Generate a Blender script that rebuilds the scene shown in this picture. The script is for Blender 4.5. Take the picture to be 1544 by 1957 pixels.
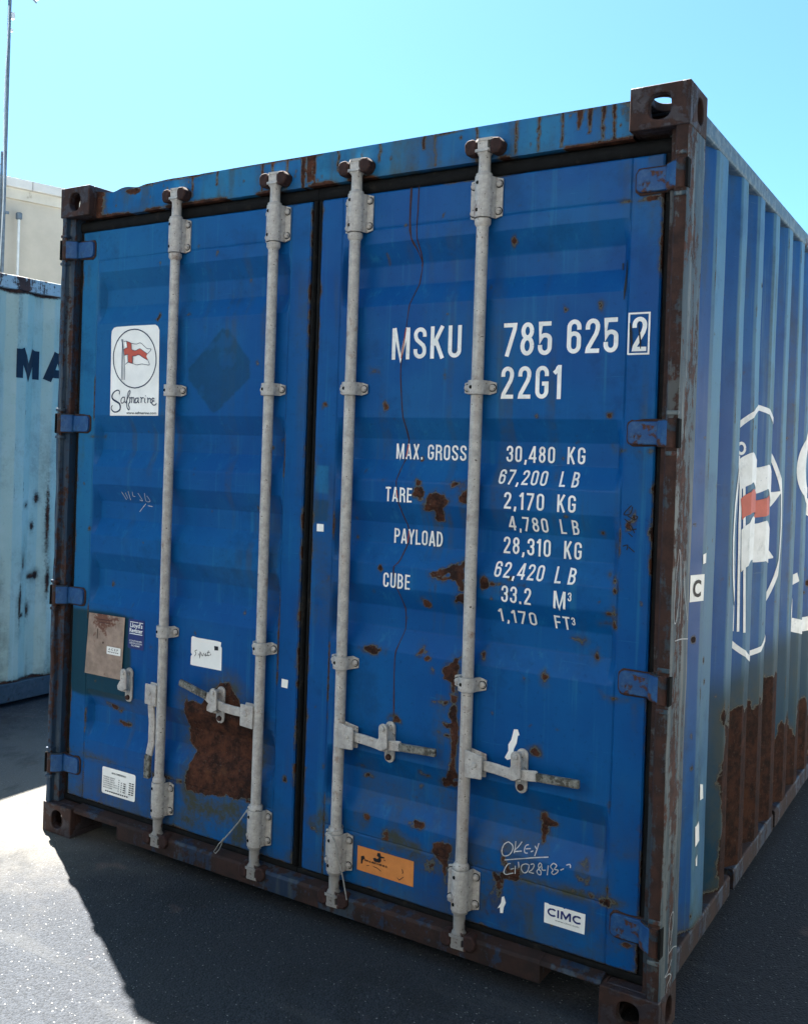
import bpy, bmesh, math, random
import numpy as np
from mathutils import Vector, Matrix

random.seed(7)
rng = np.random.RandomState(11)
SC = bpy.context.scene
for o in list(bpy.data.objects):
    bpy.data.objects.remove(o)
COL = SC.collection

# ------------------------------------------------------------------ camera
cam = bpy.data.cameras.new('camera')
cam_o = bpy.data.objects.new('camera', cam)
COL.objects.link(cam_o)
cam_o.location = (3.1628, -2.8002, 1.5706)
cam_o.rotation_euler = (1.5615, -0.0321, 0.6122)
cam.sensor_fit = 'HORIZONTAL'
cam.sensor_width = 36.0
cam.lens = 36.0 * 1945.71 / 1544.0
cam.shift_x = 205.87 / 1544.0
cam.shift_y = -100.54 / 1544.0
cam.clip_start = 0.05
cam.clip_end = 4000.0
SC.camera = cam_o

# ------------------------------------------------------------------ sky, sun, exposure
SUN_AZ = math.atan2(-0.856, 0.517)      # direction to the sun, measured from +Y towards +X
SUN_EL = math.radians(60.7)
world = bpy.data.worlds.new('World')
SC.world = world
world.use_nodes = True
wn = world.node_tree
wn.nodes.clear()
sky = wn.nodes.new('ShaderNodeTexSky')
sky.sky_type = 'NISHITA'
sky.sun_disc = False
sky.sun_elevation = SUN_EL
sky.sun_rotation = SUN_AZ
sky.altitude = 0.0
sky.air_density = 0.5
sky.dust_density = 1.25
sky.ozone_density = 1.0
tone = wn.nodes.new('ShaderNodeMix')
tone.data_type = 'RGBA'
tone.blend_type = 'MULTIPLY'
tone.inputs[0].default_value = 1.0
tone.inputs[7].default_value = (0.37, 0.645, 0.70, 1)
bg = wn.nodes.new('ShaderNodeBackground')
bg.inputs[1].default_value = 0.05
wo = wn.nodes.new('ShaderNodeOutputWorld')
wn.links.new(sky.outputs[0], tone.inputs[6])
wn.links.new(tone.outputs[2], bg.inputs[0])
wn.links.new(bg.outputs[0], wo.inputs[0])
sun = bpy.data.lights.new('sun', 'SUN')
sun.energy = 5.0
sun.angle = math.radians(0.53)
sun.color = (1.0, 0.95, 0.87)
sun_o = bpy.data.objects.new('sun', sun)
COL.objects.link(sun_o)
sdir = Vector((math.sin(SUN_AZ) * math.cos(SUN_EL), math.cos(SUN_AZ) * math.cos(SUN_EL), math.sin(SUN_EL)))
sun_o.rotation_euler = sdir.to_track_quat('Z', 'Y').to_euler()
sun_o.location = sdir * 20
vs = SC.view_settings
vs.view_transform = 'Standard'
vs.look = 'None'
vs.gamma = 1.0
vs.use_curve_mapping = False
vs.exposure = 3.45

# ------------------------------------------------------------------ helpers
def link(o, parent=None):
    COL.objects.link(o)
    if parent is not None:
        o.parent = parent
    return o

def tag(o, label=None, cat=None, group=None, kind=None):
    if label: o['label'] = label
    if cat: o['category'] = cat
    if group: o['group'] = group
    if kind: o['kind'] = kind
    return o

def empty(name, loc=(0, 0, 0)):
    o = bpy.data.objects.new(name, None)
    o.location = loc
    o.empty_display_size = 0.2
    return link(o)

def place(name, me, parent=None, loc=(0, 0, 0), rot=(0, 0, 0), scale=(1, 1, 1)):
    o = bpy.data.objects.new(name, me)
    o.location = loc; o.rotation_euler = rot; o.scale = scale
    return link(o, parent)

def arc(cx, cy, rx, ry, a0, a1, n=12):
    return [(cx + rx * math.cos(math.radians(a0 + (a1 - a0) * i / n)), cy + ry * math.sin(math.radians(a0 + (a1 - a0) * i / n))) for i in range(n + 1)]

class MB:
    """collects shapes, builds ONE mesh object"""
    def __init__(s):
        s.v = []; s.f = []; s.m = []
    def add(s, vs_, fs, mi=0):
        k = len(s.v)
        s.v += [tuple(q) for q in vs_]
        s.f += [tuple(i + k for i in f) for f in fs]
        s.m += [mi] * len(fs)
    def box(s, x0, x1, y0, y1, z0, z1, mi=0):
        v = [(x, y, z) for z in (z0, z1) for y in (y0, y1) for x in (x0, x1)]
        s.add(v, [(0, 2, 3, 1), (4, 5, 7, 6), (0, 1, 5, 4), (2, 6, 7, 3), (0, 4, 6, 2), (1, 3, 7, 5)], mi)
    def tube(s, pts, radii, n=16, mi=0, caps=True):
        pts = [Vector(p) for p in pts]
        if not hasattr(radii, '__len__'): radii = [radii] * len(pts)
        rings = []; ref = None
        for i, p in enumerate(pts):
            t = (pts[min(i + 1, len(pts) - 1)] - pts[max(i - 1, 0)])
            t = t.normalized() if t.length > 1e-9 else Vector((0, 0, 1))
            if ref is None:
                ref = t.orthogonal().normalized()
            ref = (ref - t * ref.dot(t))
            ref = ref.normalized() if ref.length > 1e-6 else t.orthogonal().normalized()
            b = t.cross(ref)
            rings.append([p + (ref * math.cos(2 * math.pi * k / n) + b * math.sin(2 * math.pi * k / n)) * radii[i] for k in range(n)])
        v = [q for r in rings for q in r]
        f = []
        for i in range(len(pts) - 1):
            for k in range(n):
                a = i * n + k; c = i * n + (k + 1) % n
                f.append((a, c, c + n, a + n))
        if caps:
            f.append(tuple(range(n))[::-1]); f.append(tuple((len(pts) - 1) * n + k for k in range(n)))
        s.add(v, f, mi)
    def prism(s, poly, axis, a, b, mi=0):
        """poly 2D extruded along axis: 'x' (poly=y,z), 'y' (poly=x,z), 'z' (poly=x,y)"""
        def P(p, h):
            return {'x': (h, p[0], p[1]), 'y': (p[0], h, p[1]), 'z': (p[0], p[1], h)}[axis]
        n = len(poly)
        v = [P(p, a) for p in poly] + [P(p, b) for p in poly]
        f = [tuple(range(n))[::-1], tuple(range(n, 2 * n))] + [(i, (i + 1) % n, n + (i + 1) % n, n + i) for i in range(n)]
        s.add(v, f, mi)
    def strip(s, path, th, axis, a, b, mi=0):
        """open 2D path given thickness th, extruded along axis"""
        L, R = offset_path(path, th)
        s.prism(L + R[::-1], axis, a, b, mi)
    def plate_hole(s, c, W, H, hw, hh, th, fr, mi=0, e=3.0):
        """plate W x H centred on c with a rounded hole; fr = (u, v, n) unit vectors; n points outwards"""
        u, v_, n = [Vector(q) for q in fr]
        c = Vector(c)
        ang = sorted(set([2 * math.pi * i / 32 for i in range(32)] + [math.atan2(sy * H, sx * W) % (2 * math.pi) for sx in (-1, 1) for sy in (-1, 1)]))
        out = []; hole = []
        for t in ang:
            ct, st = math.cos(t), math.sin(t)
            k = min(W / 2 / abs(ct) if abs(ct) > 1e-9 else 1e9, H / 2 / abs(st) if abs(st) > 1e-9 else 1e9)
            out.append((ct * k, st * k))
            r = (abs(ct / hw) ** e + abs(st / hh) ** e) ** (-1 / e)
            hole.append((ct * r, st * r))
        N = len(ang)
        vv = []
        for loop, d in ((out, 0), (hole, 0), (hole, -th), (out, -th)):
            vv += [c + u * p[0] + v_ * p[1] + n * d for p in loop]
        f = []
        for i in range(N):
            j = (i + 1) % N
            for r in range(4):
                q = (r + 1) % 4
                f.append((r * N + i, r * N + j, q * N + j, q * N + i))
        s.add(vv, f, mi)
    def mesh(s, name, mats, smooth=None, recalc=True):
        me = bpy.data.meshes.new(name)
        me.from_pydata(s.v, [], s.f)
        for m in (mats if isinstance(mats, (list, tuple)) else [mats]):
            me.materials.append(m)
        me.polygons.foreach_set('material_index', s.m)
        if recalc:
            bm = bmesh.new(); bm.from_mesh(me)
            bmesh.ops.recalc_face_normals(bm, faces=bm.faces)
            bm.to_mesh(me); bm.free()
        if smooth is not None:
            me.polygons.foreach_set('use_smooth', [True] * len(me.polygons))
            me.set_sharp_from_angle(angle=math.radians(smooth))
        me.update()
        return me
    def build(s, name, mats, parent=None, smooth=None, bevel=0.0, loc=(0, 0, 0)):
        o = place(name, s.mesh(name, mats, smooth), parent, loc)
        if bevel:
            bv(o, bevel)
        return o

def bv(o, w, seg=2):
    m = o.modifiers.new('bevel', 'BEVEL')
    m.width = w; m.segments = seg; m.limit_method = 'ANGLE'; m.angle_limit = math.radians(40)
    m.harden_normals = False

def offset_path(path, th, closed=False):
    P = [Vector(p).to_2d() for p in path]
    n = len(P); L = []; R = []
    for i in range(n):
        if closed:
            d0 = P[i] - P[i - 1]; d1 = P[(i + 1) % n] - P[i]
        else:
            d0 = P[i] - P[max(i - 1, 0)]; d1 = P[min(i + 1, n - 1)] - P[i]
            if i == 0: d0 = d1
            if i == n - 1: d1 = d0
        d0 = d0.normalized() if d0.length > 1e-9 else Vector((1, 0)); d1 = d1.normalized() if d1.length > 1e-9 else d0
        n0 = Vector((-d0.y, d0.x)); n1 = Vector((-d1.y, d1.x))
        m = n0 + n1
        if m.length < 1e-4: m = n0
        m.normalize()
        k = min(1.0 / max(m.dot(n0), 0.35), 2.2)
        w = th[i] if hasattr(th, '__len__') else th
        L.append(tuple(P[i] + m * w * k / 2)); R.append(tuple(P[i] - m * w * k / 2))
    return L, R

# value noise for painting wear onto vertices
_H = rng.rand(256, 256)
def vnoise(x, y):
    xi = np.floor(x).astype(int); yi = np.floor(y).astype(int)
    fx = x - xi; fy = y - yi
    fx = fx * fx * (3 - 2 * fx); fy = fy * fy * (3 - 2 * fy)
    a = _H[xi % 256, yi % 256]; b = _H[(xi + 1) % 256, yi % 256]; c = _H[xi % 256, (yi + 1) % 256]; d = _H[(xi + 1) % 256, (yi + 1) % 256]
    return (a * (1 - fx) + b * fx) * (1 - fy) + (c * (1 - fx) + d * fx) * fy
def fbm(x, y, s, o=4):
    t = 0; a = .5; n = 0
    for i in range(o):
        t = t + a * vnoise(x * s + 17.3 * i, y * s + 41.7 * i); n += a; a *= .5; s *= 2.03
    return t / n
def sdf_poly(X, Z, poly):
    d = np.full(X.shape, 1e9); inside = np.zeros(X.shape, bool)
    n = len(poly)
    for i in range(n):
        ax, az = poly[i]; bx, bz = poly[(i + 1) % n]
        ex, ez = bx - ax, bz - az
        t = np.clip(((X - ax) * ex + (Z - az) * ez) / (ex * ex + ez * ez + 1e-12), 0, 1)
        d = np.minimum(d, np.hypot(X - ax - t * ex, Z - az - t * ez))
        c = ((az > Z) != (bz > Z)) & (X < (bx - ax) * (Z - az) / ((bz - az) if abs(bz - az) > 1e-12 else 1e-12) + ax)
        inside ^= c
    return np.where(inside, -d, d)
def sdf_ell(X, Z, e):
    x, z, rx, rz = e
    return (np.hypot((X - x) / rx, (Z - z) / rz) - 1) * min(rx, rz)
def sstep(a, b, x):
    t = np.clip((x - a) / (b - a), 0, 1)
    return t * t * (3 - 2 * t)

def grid_mesh(name, P, wear, mats):
    """P: (nz, nx, 3) vertex positions; wear: (nz, nx, 4)"""
    nz, nx = P.shape[:2]
    idx = np.arange(nz * nx).reshape(nz, nx)
    q = np.stack([idx[:-1, :-1], idx[:-1, 1:], idx[1:, 1:], idx[1:, :-1]], -1).reshape(-1, 4)
    me = bpy.data.meshes.new(name)
    me.vertices.add(nz * nx); me.vertices.foreach_set('co', P.reshape(-1).astype(np.float32))
    me.loops.add(q.size); me.loops.foreach_set('vertex_index', q.reshape(-1).astype(np.int32))
    me.polygons.add(len(q)); me.polygons.foreach_set('loop_start', np.arange(0, q.size, 4, dtype=np.int32))
    me.polygons.foreach_set('use_smooth', np.ones(len(q), bool))
    me.update(calc_edges=True)
    at = me.attributes.new('wear', 'FLOAT_COLOR', 'POINT')
    at.data.foreach_set('color', wear.reshape(-1).astype(np.float32))
    me.materials.append(mats)
    me.set_sharp_from_angle(angle=math.radians(32))
    return me

# ------------------------------------------------------------------ materials
class G:
    def __init__(s, name):
        s.mat = bpy.data.materials.new(name); s.mat.use_nodes = True
        s.t = s.mat.node_tree; s.t.nodes.clear()
        s.out = s.n('ShaderNodeOutputMaterial'); s.b = s.n('ShaderNodeBsdfPrincipled')
        s.t.links.new(s.b.outputs[0], s.out.inputs[0])
        s.co = s.n('ShaderNodeTexCoord').outputs['Object']
    def n(s, ty, inp=None, **pr):
        nd = s.t.nodes.new(ty)
        for k, v in pr.items(): setattr(nd, k, v)
        for k, v in (inp or {}).items(): s.set(nd.inputs[k], v)
        return nd
    def set(s, sock, v):
        if hasattr(v, 'is_linked') or isinstance(v, bpy.types.NodeSocket): s.t.links.new(v, sock)
        else: sock.default_value = v
    def bs(s, **k):
        for a, v in k.items(): s.set(s.b.inputs[a.replace('_', ' ')], v)
    def math(s, op, a, b=0.0, c=None, clamp=False):
        nd = s.n('ShaderNodeMath', {0: a, 1: b}, operation=op, use_clamp=clamp)
        if c is not None: s.set(nd.inputs[2], c)
        return nd.outputs[0]
    def mix(s, f, a, b, mode='MIX'):
        nd = s.n('ShaderNodeMix', data_type='RGBA', blend_type=mode)
        s.set(nd.inputs[0], f); s.set(nd.inputs[6], col(a)); s.set(nd.inputs[7], col(b))
        return nd.outputs[2]
    def noise(s, scale, detail=4, rough=.55, mp=None, dist=0.0):
        v = s.co
        if mp: v = s.n('ShaderNodeMapping', {0: s.co, 3: mp}).outputs[0]
        return s.n('ShaderNodeTexNoise', {'Vector': v, 'Scale': scale, 'Detail': detail, 'Roughness': rough, 'Distortion': dist}).outputs[0]
    def vor(s, scale, feature='F1', mp=None, rnd=1.0):
        v = s.co
        if mp: v = s.n('ShaderNodeMapping', {0: s.co, 3: mp}).outputs[0]
        return s.n('ShaderNodeTexVoronoi', {'Vector': v, 'Scale': scale, 'Randomness': rnd}, feature=feature)
    def ss(s, x, a, b):
        return s.n('ShaderNodeMapRange', {0: x, 1: a, 2: b, 3: 0.0, 4: 1.0}, interpolation_type='SMOOTHSTEP').outputs[0]
    def bump(s, h, st=.3, d=.002):
        s.t.links.new(s.n('ShaderNodeBump', {'Height': h, 'Strength': st, 'Distance': d}).outputs[0], s.b.inputs['Normal'])
def col(c):
    return (c[0], c[1], c[2], 1.0) if isinstance(c, (tuple, list)) and len(c) == 3 else c

RUST_A = (.030, .013, .010); RUST_B = (.075, .030, .020)

def wear_paint(name, base, fade, pale, rk=1.0):
    """old container paint; the vertex attribute 'wear' carries r rust, g grime halo, b repaint patch, a chalking and painted brightness"""
    g = G(name)
    at = g.n('ShaderNodeAttribute', attribute_name='wear')
    sp = g.n('ShaderNodeSeparateColor', {0: at.outputs['Color']})
    R, Hh, T = sp.outputs; A = at.outputs['Alpha']
    fine = g.noise(70, 8, .72); med = g.noise(11, 5, .6); big = g.noise(2.2, 4, .6); drip = g.noise(16, 4, .6, mp=(1, 1, .12))
    nz = g.math('SUBTRACT', fine, .5)
    rr = g.math('ADD', g.math('MULTIPLY_ADD', nz, .75, R), g.math('MULTIPLY', g.math('SUBTRACT', g.noise(26, 5, .7), .5), .35))
    rm = g.ss(rr, .47, .53)
    ring = g.math('MULTIPLY', g.ss(rr, .36, .46), .75)
    c = g.mix(g.ss(big, .3, .75), base, fade)
    c = g.mix(g.math('MULTIPLY', g.ss(drip, .5, .75), .35), c, fade)
    c = g.mix(g.math('MULTIPLY', A, g.math('MULTIPLY_ADD', med, .8, .35), clamp=True), c, pale)
    c = g.mix(g.math('MULTIPLY', g.ss(fine, .56, .72), .45), c, tuple(.45 * q for q in base))
    c = g.mix(g.math('MULTIPLY', g.ss(g.noise(4.5, 9, .72), .50, .68), .42), c, tuple(.50 * q for q in base))
    c = g.mix(g.math('MULTIPLY', g.ss(g.noise(34, 5, .7, mp=(1, 1, .035)), .54, .72), .40), c, pale)
    c = g.mix(g.math('MULTIPLY', g.ss(g.noise(60, 4, .7, mp=(.10, .10, 1.6)), .66, .72), .30), c, pale)
    c = g.mix(g.math('MULTIPLY', g.ss(g.noise(190, 3, .8), .70, .74), .5), c, (.08, .12, .14))
    c = g.mix(g.math('MULTIPLY', T, .95), c, (.004, .033, .048))
    gr = g.math('MULTIPLY', Hh, g.ss(g.math('ADD', med, g.math('MULTIPLY', nz, .6)), .25, .7), clamp=True)
    c = g.mix(gr, c, (.045, .050, .036))
    c = g.mix(g.math('MULTIPLY', g.ss(rr, .16, .44), .55), c, (.045, .030, .018))
    c = g.mix(ring, c, (.10, .10, .075))
    rc = g.mix(g.ss(g.noise(24, 7, .75), .35, .66), tuple(q * rk for q in (.017, .0095, .008)), tuple(q * rk for q in (.085, .032, .018)))
    rc = g.mix(g.math('MULTIPLY', g.ss(g.noise(13, 6, .7, mp=(1, 1, .18)), .50, .68), .55), rc, tuple(q * rk for q in (.022, .013, .011)))
    rc = g.mix(g.math('MULTIPLY', g.ss(med, .60, .75), .45), rc, tuple(q * rk for q in (.13, .055, .026)))
    rc = g.mix(g.math('MULTIPLY', g.ss(g.noise(120, 4, .75), .62, .68), .55), rc, (.12, .115, .10))
    c = g.mix(rm, c, rc)
    ro = g.math('ADD', g.math('MULTIPLY', rm, .42), g.math('MULTIPLY_ADD', med, .22, .34))
    g.bs(Base_Color=c, Roughness=ro, Specular_IOR_Level=.12)
    h = g.math('ADD', g.math('ADD', g.math('MULTIPLY', ring, .9), g.math('MULTIPLY', rm, g.math('MULTIPLY_ADD', fine, 1.6, -1.4))), g.math('MULTIPLY', g.noise(140, 2), .12))
    g.bump(h, .6, .0018)
    return g.mat

def steel(name, paint, thr, vertical=True, pale=(.17, .22, .23), rough=.6, dark=1.0, palef=.5):
    """frame steel: paint worn through to rust in streaks; thr lower = more rust"""
    g = G(name)
    st = g.noise(9, 6, .68, mp=(1, 1, .10) if vertical else (1, 1, 1)); f = g.noise(42, 6, .7); m = g.noise(5, 4, .6)
    r = g.ss(g.math('ADD', g.math('MULTIPLY', st, .6), g.math('MULTIPLY_ADD', f, .28, g.math('MULTIPLY', m, .25))), thr, thr + .05)
    p = g.ss(g.noise(26, 5, .7, mp=(1, 1, .06) if vertical else (1, 1, 1)), .46, .60)
    c = g.mix(g.math('MULTIPLY', p, palef), paint, pale)
    c = g.mix(g.math('MULTIPLY', g.ss(f, .52, .66), .5), c, tuple(q * .4 for q in paint))
    rc = g.mix(g.ss(g.noise(20, 6, .7), .35, .68), tuple(q * dark for q in RUST_A), tuple(q * dark for q in RUST_B))
    c = g.mix(r, c, rc)
    g.bs(Base_Color=c, Roughness=g.math('MULTIPLY_ADD', r, .25, rough), Specular_IOR_Level=.4)
    g.bump(g.math('ADD', g.math('MULTIPLY', f, .6), g.math('MULTIPLY', r, -.7)), .6, .002)
    return g.mat

def plain(name, c, rough=.5, spec=.4, var=.25, sc=30, metal=0.0, dirt=None, dthr=.62, bump=.15):
    g = G(name)
    f = g.noise(sc, 6, .65)
    cc = g.mix(g.ss(f, .3, .72), tuple(q * (1 - var) for q in c), tuple(min(1, q * (1 + var * .4)) for q in c))
    if dirt:
        cc = g.mix(g.ss(g.noise(sc * .55, 7, .7), dthr, dthr + .05), cc, dirt)
    g.bs(Base_Color=cc, Roughness=rough, Specular_IOR_Level=spec, Metallic=metal)
    if bump: g.bump(f, bump, .001)
    return g.mat

BLUE = (.0008, .054, .205)
M = {}
M['door'] = wear_paint('blue_door_paint', BLUE, (.0014, .080, .245), (.018, .150, .28))
M['side'] = wear_paint('blue_side_paint', BLUE, (.0014, .080, .245), (.10, .20, .235), .62)  # pale tone holds the sky sheen painted on the crests
M['frame'] = steel('worn_blue_frame', (.006, .06, .18), .66)
M['post_r'] = steel('worn_grey_post', (.018, .045, .065), .545, pale=(.14, .155, .15), palef=.70)
M['post_l'] = steel('rusty_post', (.010, .030, .060), .545, dark=.7, pale=(.09, .11, .12))
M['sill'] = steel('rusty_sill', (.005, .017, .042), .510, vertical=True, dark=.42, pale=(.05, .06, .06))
M['rail'] = steel('worn_rail', (.045, .10, .15), .64, vertical=False, pale=(.20, .24, .25))
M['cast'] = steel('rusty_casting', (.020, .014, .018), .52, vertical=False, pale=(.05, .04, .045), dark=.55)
M['hinge'] = steel('hinge_paint', (.002, .050, .165), .632, vertical=False, pale=(.03, .10, .20))
M['post_f'] = steel('rusty_post_front', (.018, .03, .042), .47, pale=(.10, .095, .085), palef=.5, dark=.6)
M['knuckle'] = steel('rusty_knuckle', (.012, .025, .04), .48, vertical=False, pale=(.05, .06, .06), dark=.7)
M['gasket'] = plain('black_rubber', (.005, .0055, .006), .8, .15, .5, 40, dirt=(.015, .013, .011), dthr=.6)
g = G('galvanised_bar')
f = g.noise(38, 7, .7); sp = g.noise(120, 3, .7); dr = g.noise(20, 5, .65, mp=(1, 1, .08))
c = g.mix(g.ss(f, .3, .7), (.29, .275, .26), (.49, .46, .425))
c = g.mix(g.math('MULTIPLY', g.ss(dr, .5, .7), .5), c, (.33, .26, .21))
c = g.mix(g.math('MULTIPLY', g.ss(g.noise(17, 8, .75), .60, .70), .45), c, (.16, .12, .10))
c = g.mix(g.math('MULTIPLY', g.ss(g.noise(110, 6, .8), .54, .66), .38), c, (.15, .125, .11))
c = g.mix(g.math('MULTIPLY', g.ss(g.noise(30, 5, .7, mp=(1, 1, .05)), .48, .70), .40), c, (.24, .21, .19))
c = g.mix(g.ss(g.math('ADD', sp, g.math('MULTIPLY', f, .5)), .90, .94), c, (.05, .035, .03))
c = g.mix(g.math('MULTIPLY', g.ss(g.noise(12, 6, .7), .58, .68), .6), c, (.17, .095, .06))
g.bs(Base_Color=c, Roughness=.55, Metallic=.0, Specular_IOR_Level=.45); g.bump(f, .25, .001)
M['bar'] = g.mat
M['grip'] = plain('grimy_handle_grip', (.19, .185, .16), .7, .4, .6, 90, dirt=(.05, .045, .035), dthr=.5, bump=.6)
M['hole'] = plain('dark_hole_and_shadow', (.006, .006, .006), .9, .1, .2)
M['keeper'] = plain('rusted_keeper', (.038, .017, .014), .85, .3, .6, 45, bump=.5)
M['camlow'] = steel('rusty_cam', (.22, .205, .19), .56, vertical=False, pale=(.30, .28, .26))
M['white'] = plain('white_lettering', (.82, .82, .80), .55, .35, .10, 14, dirt=(.38, .42, .46), dthr=.60, bump=0)
g = G('chipped_white_lettering')
f = g.noise(60, 8, .75); c = g.mix(g.ss(g.noise(14, 5, .6), .35, .7), (.70, .70, .67), (.83, .83, .81))
c = g.mix(g.math('MULTIPLY', g.ss(g.noise(24, 7, .75), .52, .66), .35), c, (.36, .38, .38))
c = g.mix(g.ss(g.math('ADD', f, g.math('MULTIPLY', g.noise(7, 3, .6), .4)), .885, .905), c, (.012, .070, .20))
g.bs(Base_Color=c, Roughness=.6, Specular_IOR_Level=.3)
M['white'] = g.mat
M['paper'] = plain('white_sticker', (.82, .81, .77), .5, .4, .10, 10, dirt=(.5, .48, .43), dthr=.66, bump=0)
M['nletter'] = plain('near_black_letters', (.006, .012, .022), .6, .3, .3, 20, bump=0)
M['navy'] = plain('navy_print', (.008, .018, .055), .5, .4, .1, 20, bump=0)
M['black'] = plain('black_print', (.012, .012, .014), .6, .3, .1, 20, bump=0)
M['red'] = plain('red_print', (.50, .085, .050), .55, .35, .15, 20, bump=0)
M['orange'] = plain('orange_sticker', (.62, .22, .055), .55, .35, .15, 16, dirt=(.35, .13, .05), dthr=.62, bump=0)
M['lloyd'] = plain('blue_sticker', (.006, .020, .13), .5, .4, .1, 20, bump=0)
M['plate'] = plain('tarnished_plate', (.30, .215, .165), .6, .4, .35, 18, dirt=(.12, .045, .025), dthr=.58, bump=.3)
M['scratch'] = plain('scratch_rust', (.045, .020, .018), .8, .3, .5, 60, bump=0)
M['redscratch'] = plain('scratch_red', (.30, .06, .04), .8, .3, .3, 60, bump=0)
M['chalk'] = plain('chalk_line', (.50, .50, .50), .9, .1, .3, 80, bump=0)
M['ink'] = plain('dark_marker', (.010, .014, .022), .7, .3, .2, 60, bump=0)
M['wire'] = plain('seal_wire', (.34, .33, .31), .45, .5, .3, 60, metal=.3)
M['nblue'] = wear_paint('pale_blue_paint', (.36, .40, .30), (.40, .435, .33), (.46, .475, .38))
M['nrail'] = steel('pale_blue_rail', (.34, .37, .35), .585, vertical=True, pale=(.42, .42, .40))
M['ndark'] = steel('dark_bottom_rail', (.030, .045, .055), .66, vertical=False, pale=(.06, .07, .075))
# ------------------------------------------------------------------ traced outlines, metres on the door plane (x, z)
CHALK_NOTE = [[(1.969,0.419),(1.958,0.41),(1.955,0.395),(1.959,0.382),(1.969,0.381),(1.981,0.389),(1.987,0.403),(1.983,0.414),(1.969,0.419)],[(1.991,0.425),(1.993,0.412),(1.994,0.395)],[(2.01,0.428),(2.002,0.413),(1.993,0.4),(2.015,0.405)],[(2.032,0.425),(2.024,0.421),(2.022,0.41),(2.026,0.403),(2.034,0.404)],[(2.026,0.413),(2.04,0.417)],[(2.051,0.426),(2.057,0.42)],[(2.061,0.435),(2.059,0.419),(2.056,0.401)],[(2.042,0.409),(2.049,0.413)],[(1.965,0.368),(2.016,0.385),(2.055,0.397),(2.097,0.408)],[(1.985,0.363),(1.976,0.358),(1.968,0.343),(1.965,0.331),(1.972,0.327),(1.984,0.332),(1.994,0.337)],[(1.986,0.346),(1.996,0.351)],[(2.0,0.36),(2.0,0.336)],[(2.009,0.374),(2.011,0.363),(2.011,0.357)],[(2.031,0.374),(2.021,0.367),(2.019,0.355),(2.026,0.347),(2.034,0.349),(2.04,0.358),(2.042,0.373),(2.031,0.374)],[(2.047,0.376),(2.055,0.38),(2.058,0.375),(2.052,0.362),(2.043,0.353),(2.058,0.353)],[(2.076,0.389),(2.071,0.38),(2.073,0.371),(2.067,0.362),(2.072,0.354),(2.079,0.355),(2.079,0.365),(2.073,0.37),(2.081,0.383),(2.076,0.389)],[(2.082,0.38),(2.083,0.37),(2.094,0.372)],[(2.101,0.388),(2.099,0.359)],[(2.113,0.395),(2.108,0.386),(2.116,0.378),(2.112,0.37),(2.118,0.366),(2.128,0.374),(2.131,0.382),(2.12,0.382),(2.126,0.393),(2.117,0.397),(2.113,0.395)],[(2.138,0.384),(2.148,0.391)],[(2.153,0.401),(2.163,0.405),(2.166,0.397)]]
CHALK_SCRAWL = [[(0.321,1.385),(0.334,1.354)],[(0.34,1.383),(0.344,1.36)],[(0.358,1.39),(0.356,1.355)],[(0.38,1.388),(0.377,1.372),(0.388,1.37)],[(0.409,1.384),(0.42,1.356),(0.406,1.358)],[(0.444,1.386),(0.438,1.355),(0.46,1.356),(0.452,1.376)],[(0.432,1.344),(0.401,1.311)],[(0.443,1.337),(0.468,1.335)]]
SCRATCH = [(1.574,2.418),(1.574,2.282),(1.597,2.213),(1.603,2.163),(1.579,2.032),(1.569,1.949),(1.556,1.849),(1.562,1.748),(1.576,1.615),(1.557,1.514),(1.555,1.463),(1.574,1.364),(1.587,1.315),(1.572,1.23),(1.554,1.195),(1.58,1.097),(1.587,1.014),(1.57,0.911),(1.573,0.727)]
SCRATCH_B = [(1.601,2.42),(1.6,2.345),(1.598,2.279),(1.606,2.212),(1.602,2.171)]
SCRIPT = [[(0.306,1.766),(0.307,1.778),(0.297,1.782),(0.282,1.777),(0.27,1.766),(0.268,1.755),(0.276,1.745),(0.294,1.737),(0.309,1.729),(0.314,1.718),(0.312,1.706),(0.299,1.698),(0.282,1.697),(0.268,1.706),(0.266,1.715),(0.272,1.723)],[(0.335,1.754),(0.325,1.754),(0.317,1.744),(0.319,1.733),(0.327,1.732),(0.334,1.739),(0.336,1.753),(0.335,1.739),(0.342,1.732)],[(0.342,1.732),(0.354,1.754),(0.364,1.773),(0.361,1.78),(0.354,1.773),(0.349,1.751),(0.348,1.727),(0.353,1.711),(0.361,1.706),(0.363,1.715),(0.357,1.726),(0.367,1.739)],[(0.36,1.754),(0.364,1.751),(0.364,1.732)],[(0.364,1.748),(0.373,1.754),(0.375,1.746),(0.374,1.732)],[(0.374,1.748),(0.382,1.754),(0.387,1.746),(0.386,1.735),(0.391,1.732)],[(0.407,1.751),(0.397,1.75),(0.392,1.742),(0.395,1.733),(0.403,1.735),(0.408,1.744),(0.409,1.751),(0.409,1.737),(0.415,1.732)],[(0.419,1.753),(0.425,1.751),(0.424,1.733)],[(0.424,1.746),(0.431,1.752),(0.438,1.751)],[(0.444,1.751),(0.443,1.737),(0.449,1.732)],[(0.446,1.761),(0.448,1.758)],[(0.456,1.751),(0.46,1.749),(0.459,1.732)],[(0.46,1.745),(0.468,1.75),(0.475,1.746),(0.474,1.734),(0.481,1.732)],[(0.494,1.747),(0.486,1.751),(0.481,1.745),(0.486,1.74),(0.492,1.74),(0.483,1.737),(0.482,1.729),(0.491,1.724),(0.501,1.726),(0.505,1.732)]]
STICKER_OUT = [(0.254,1.991),(0.256,2.015),(0.268,2.027),(0.284,2.03),(0.364,2.031),(0.487,2.03),(0.501,2.023),(0.509,2.009),(0.514,1.684),(0.259,1.682)]
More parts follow.
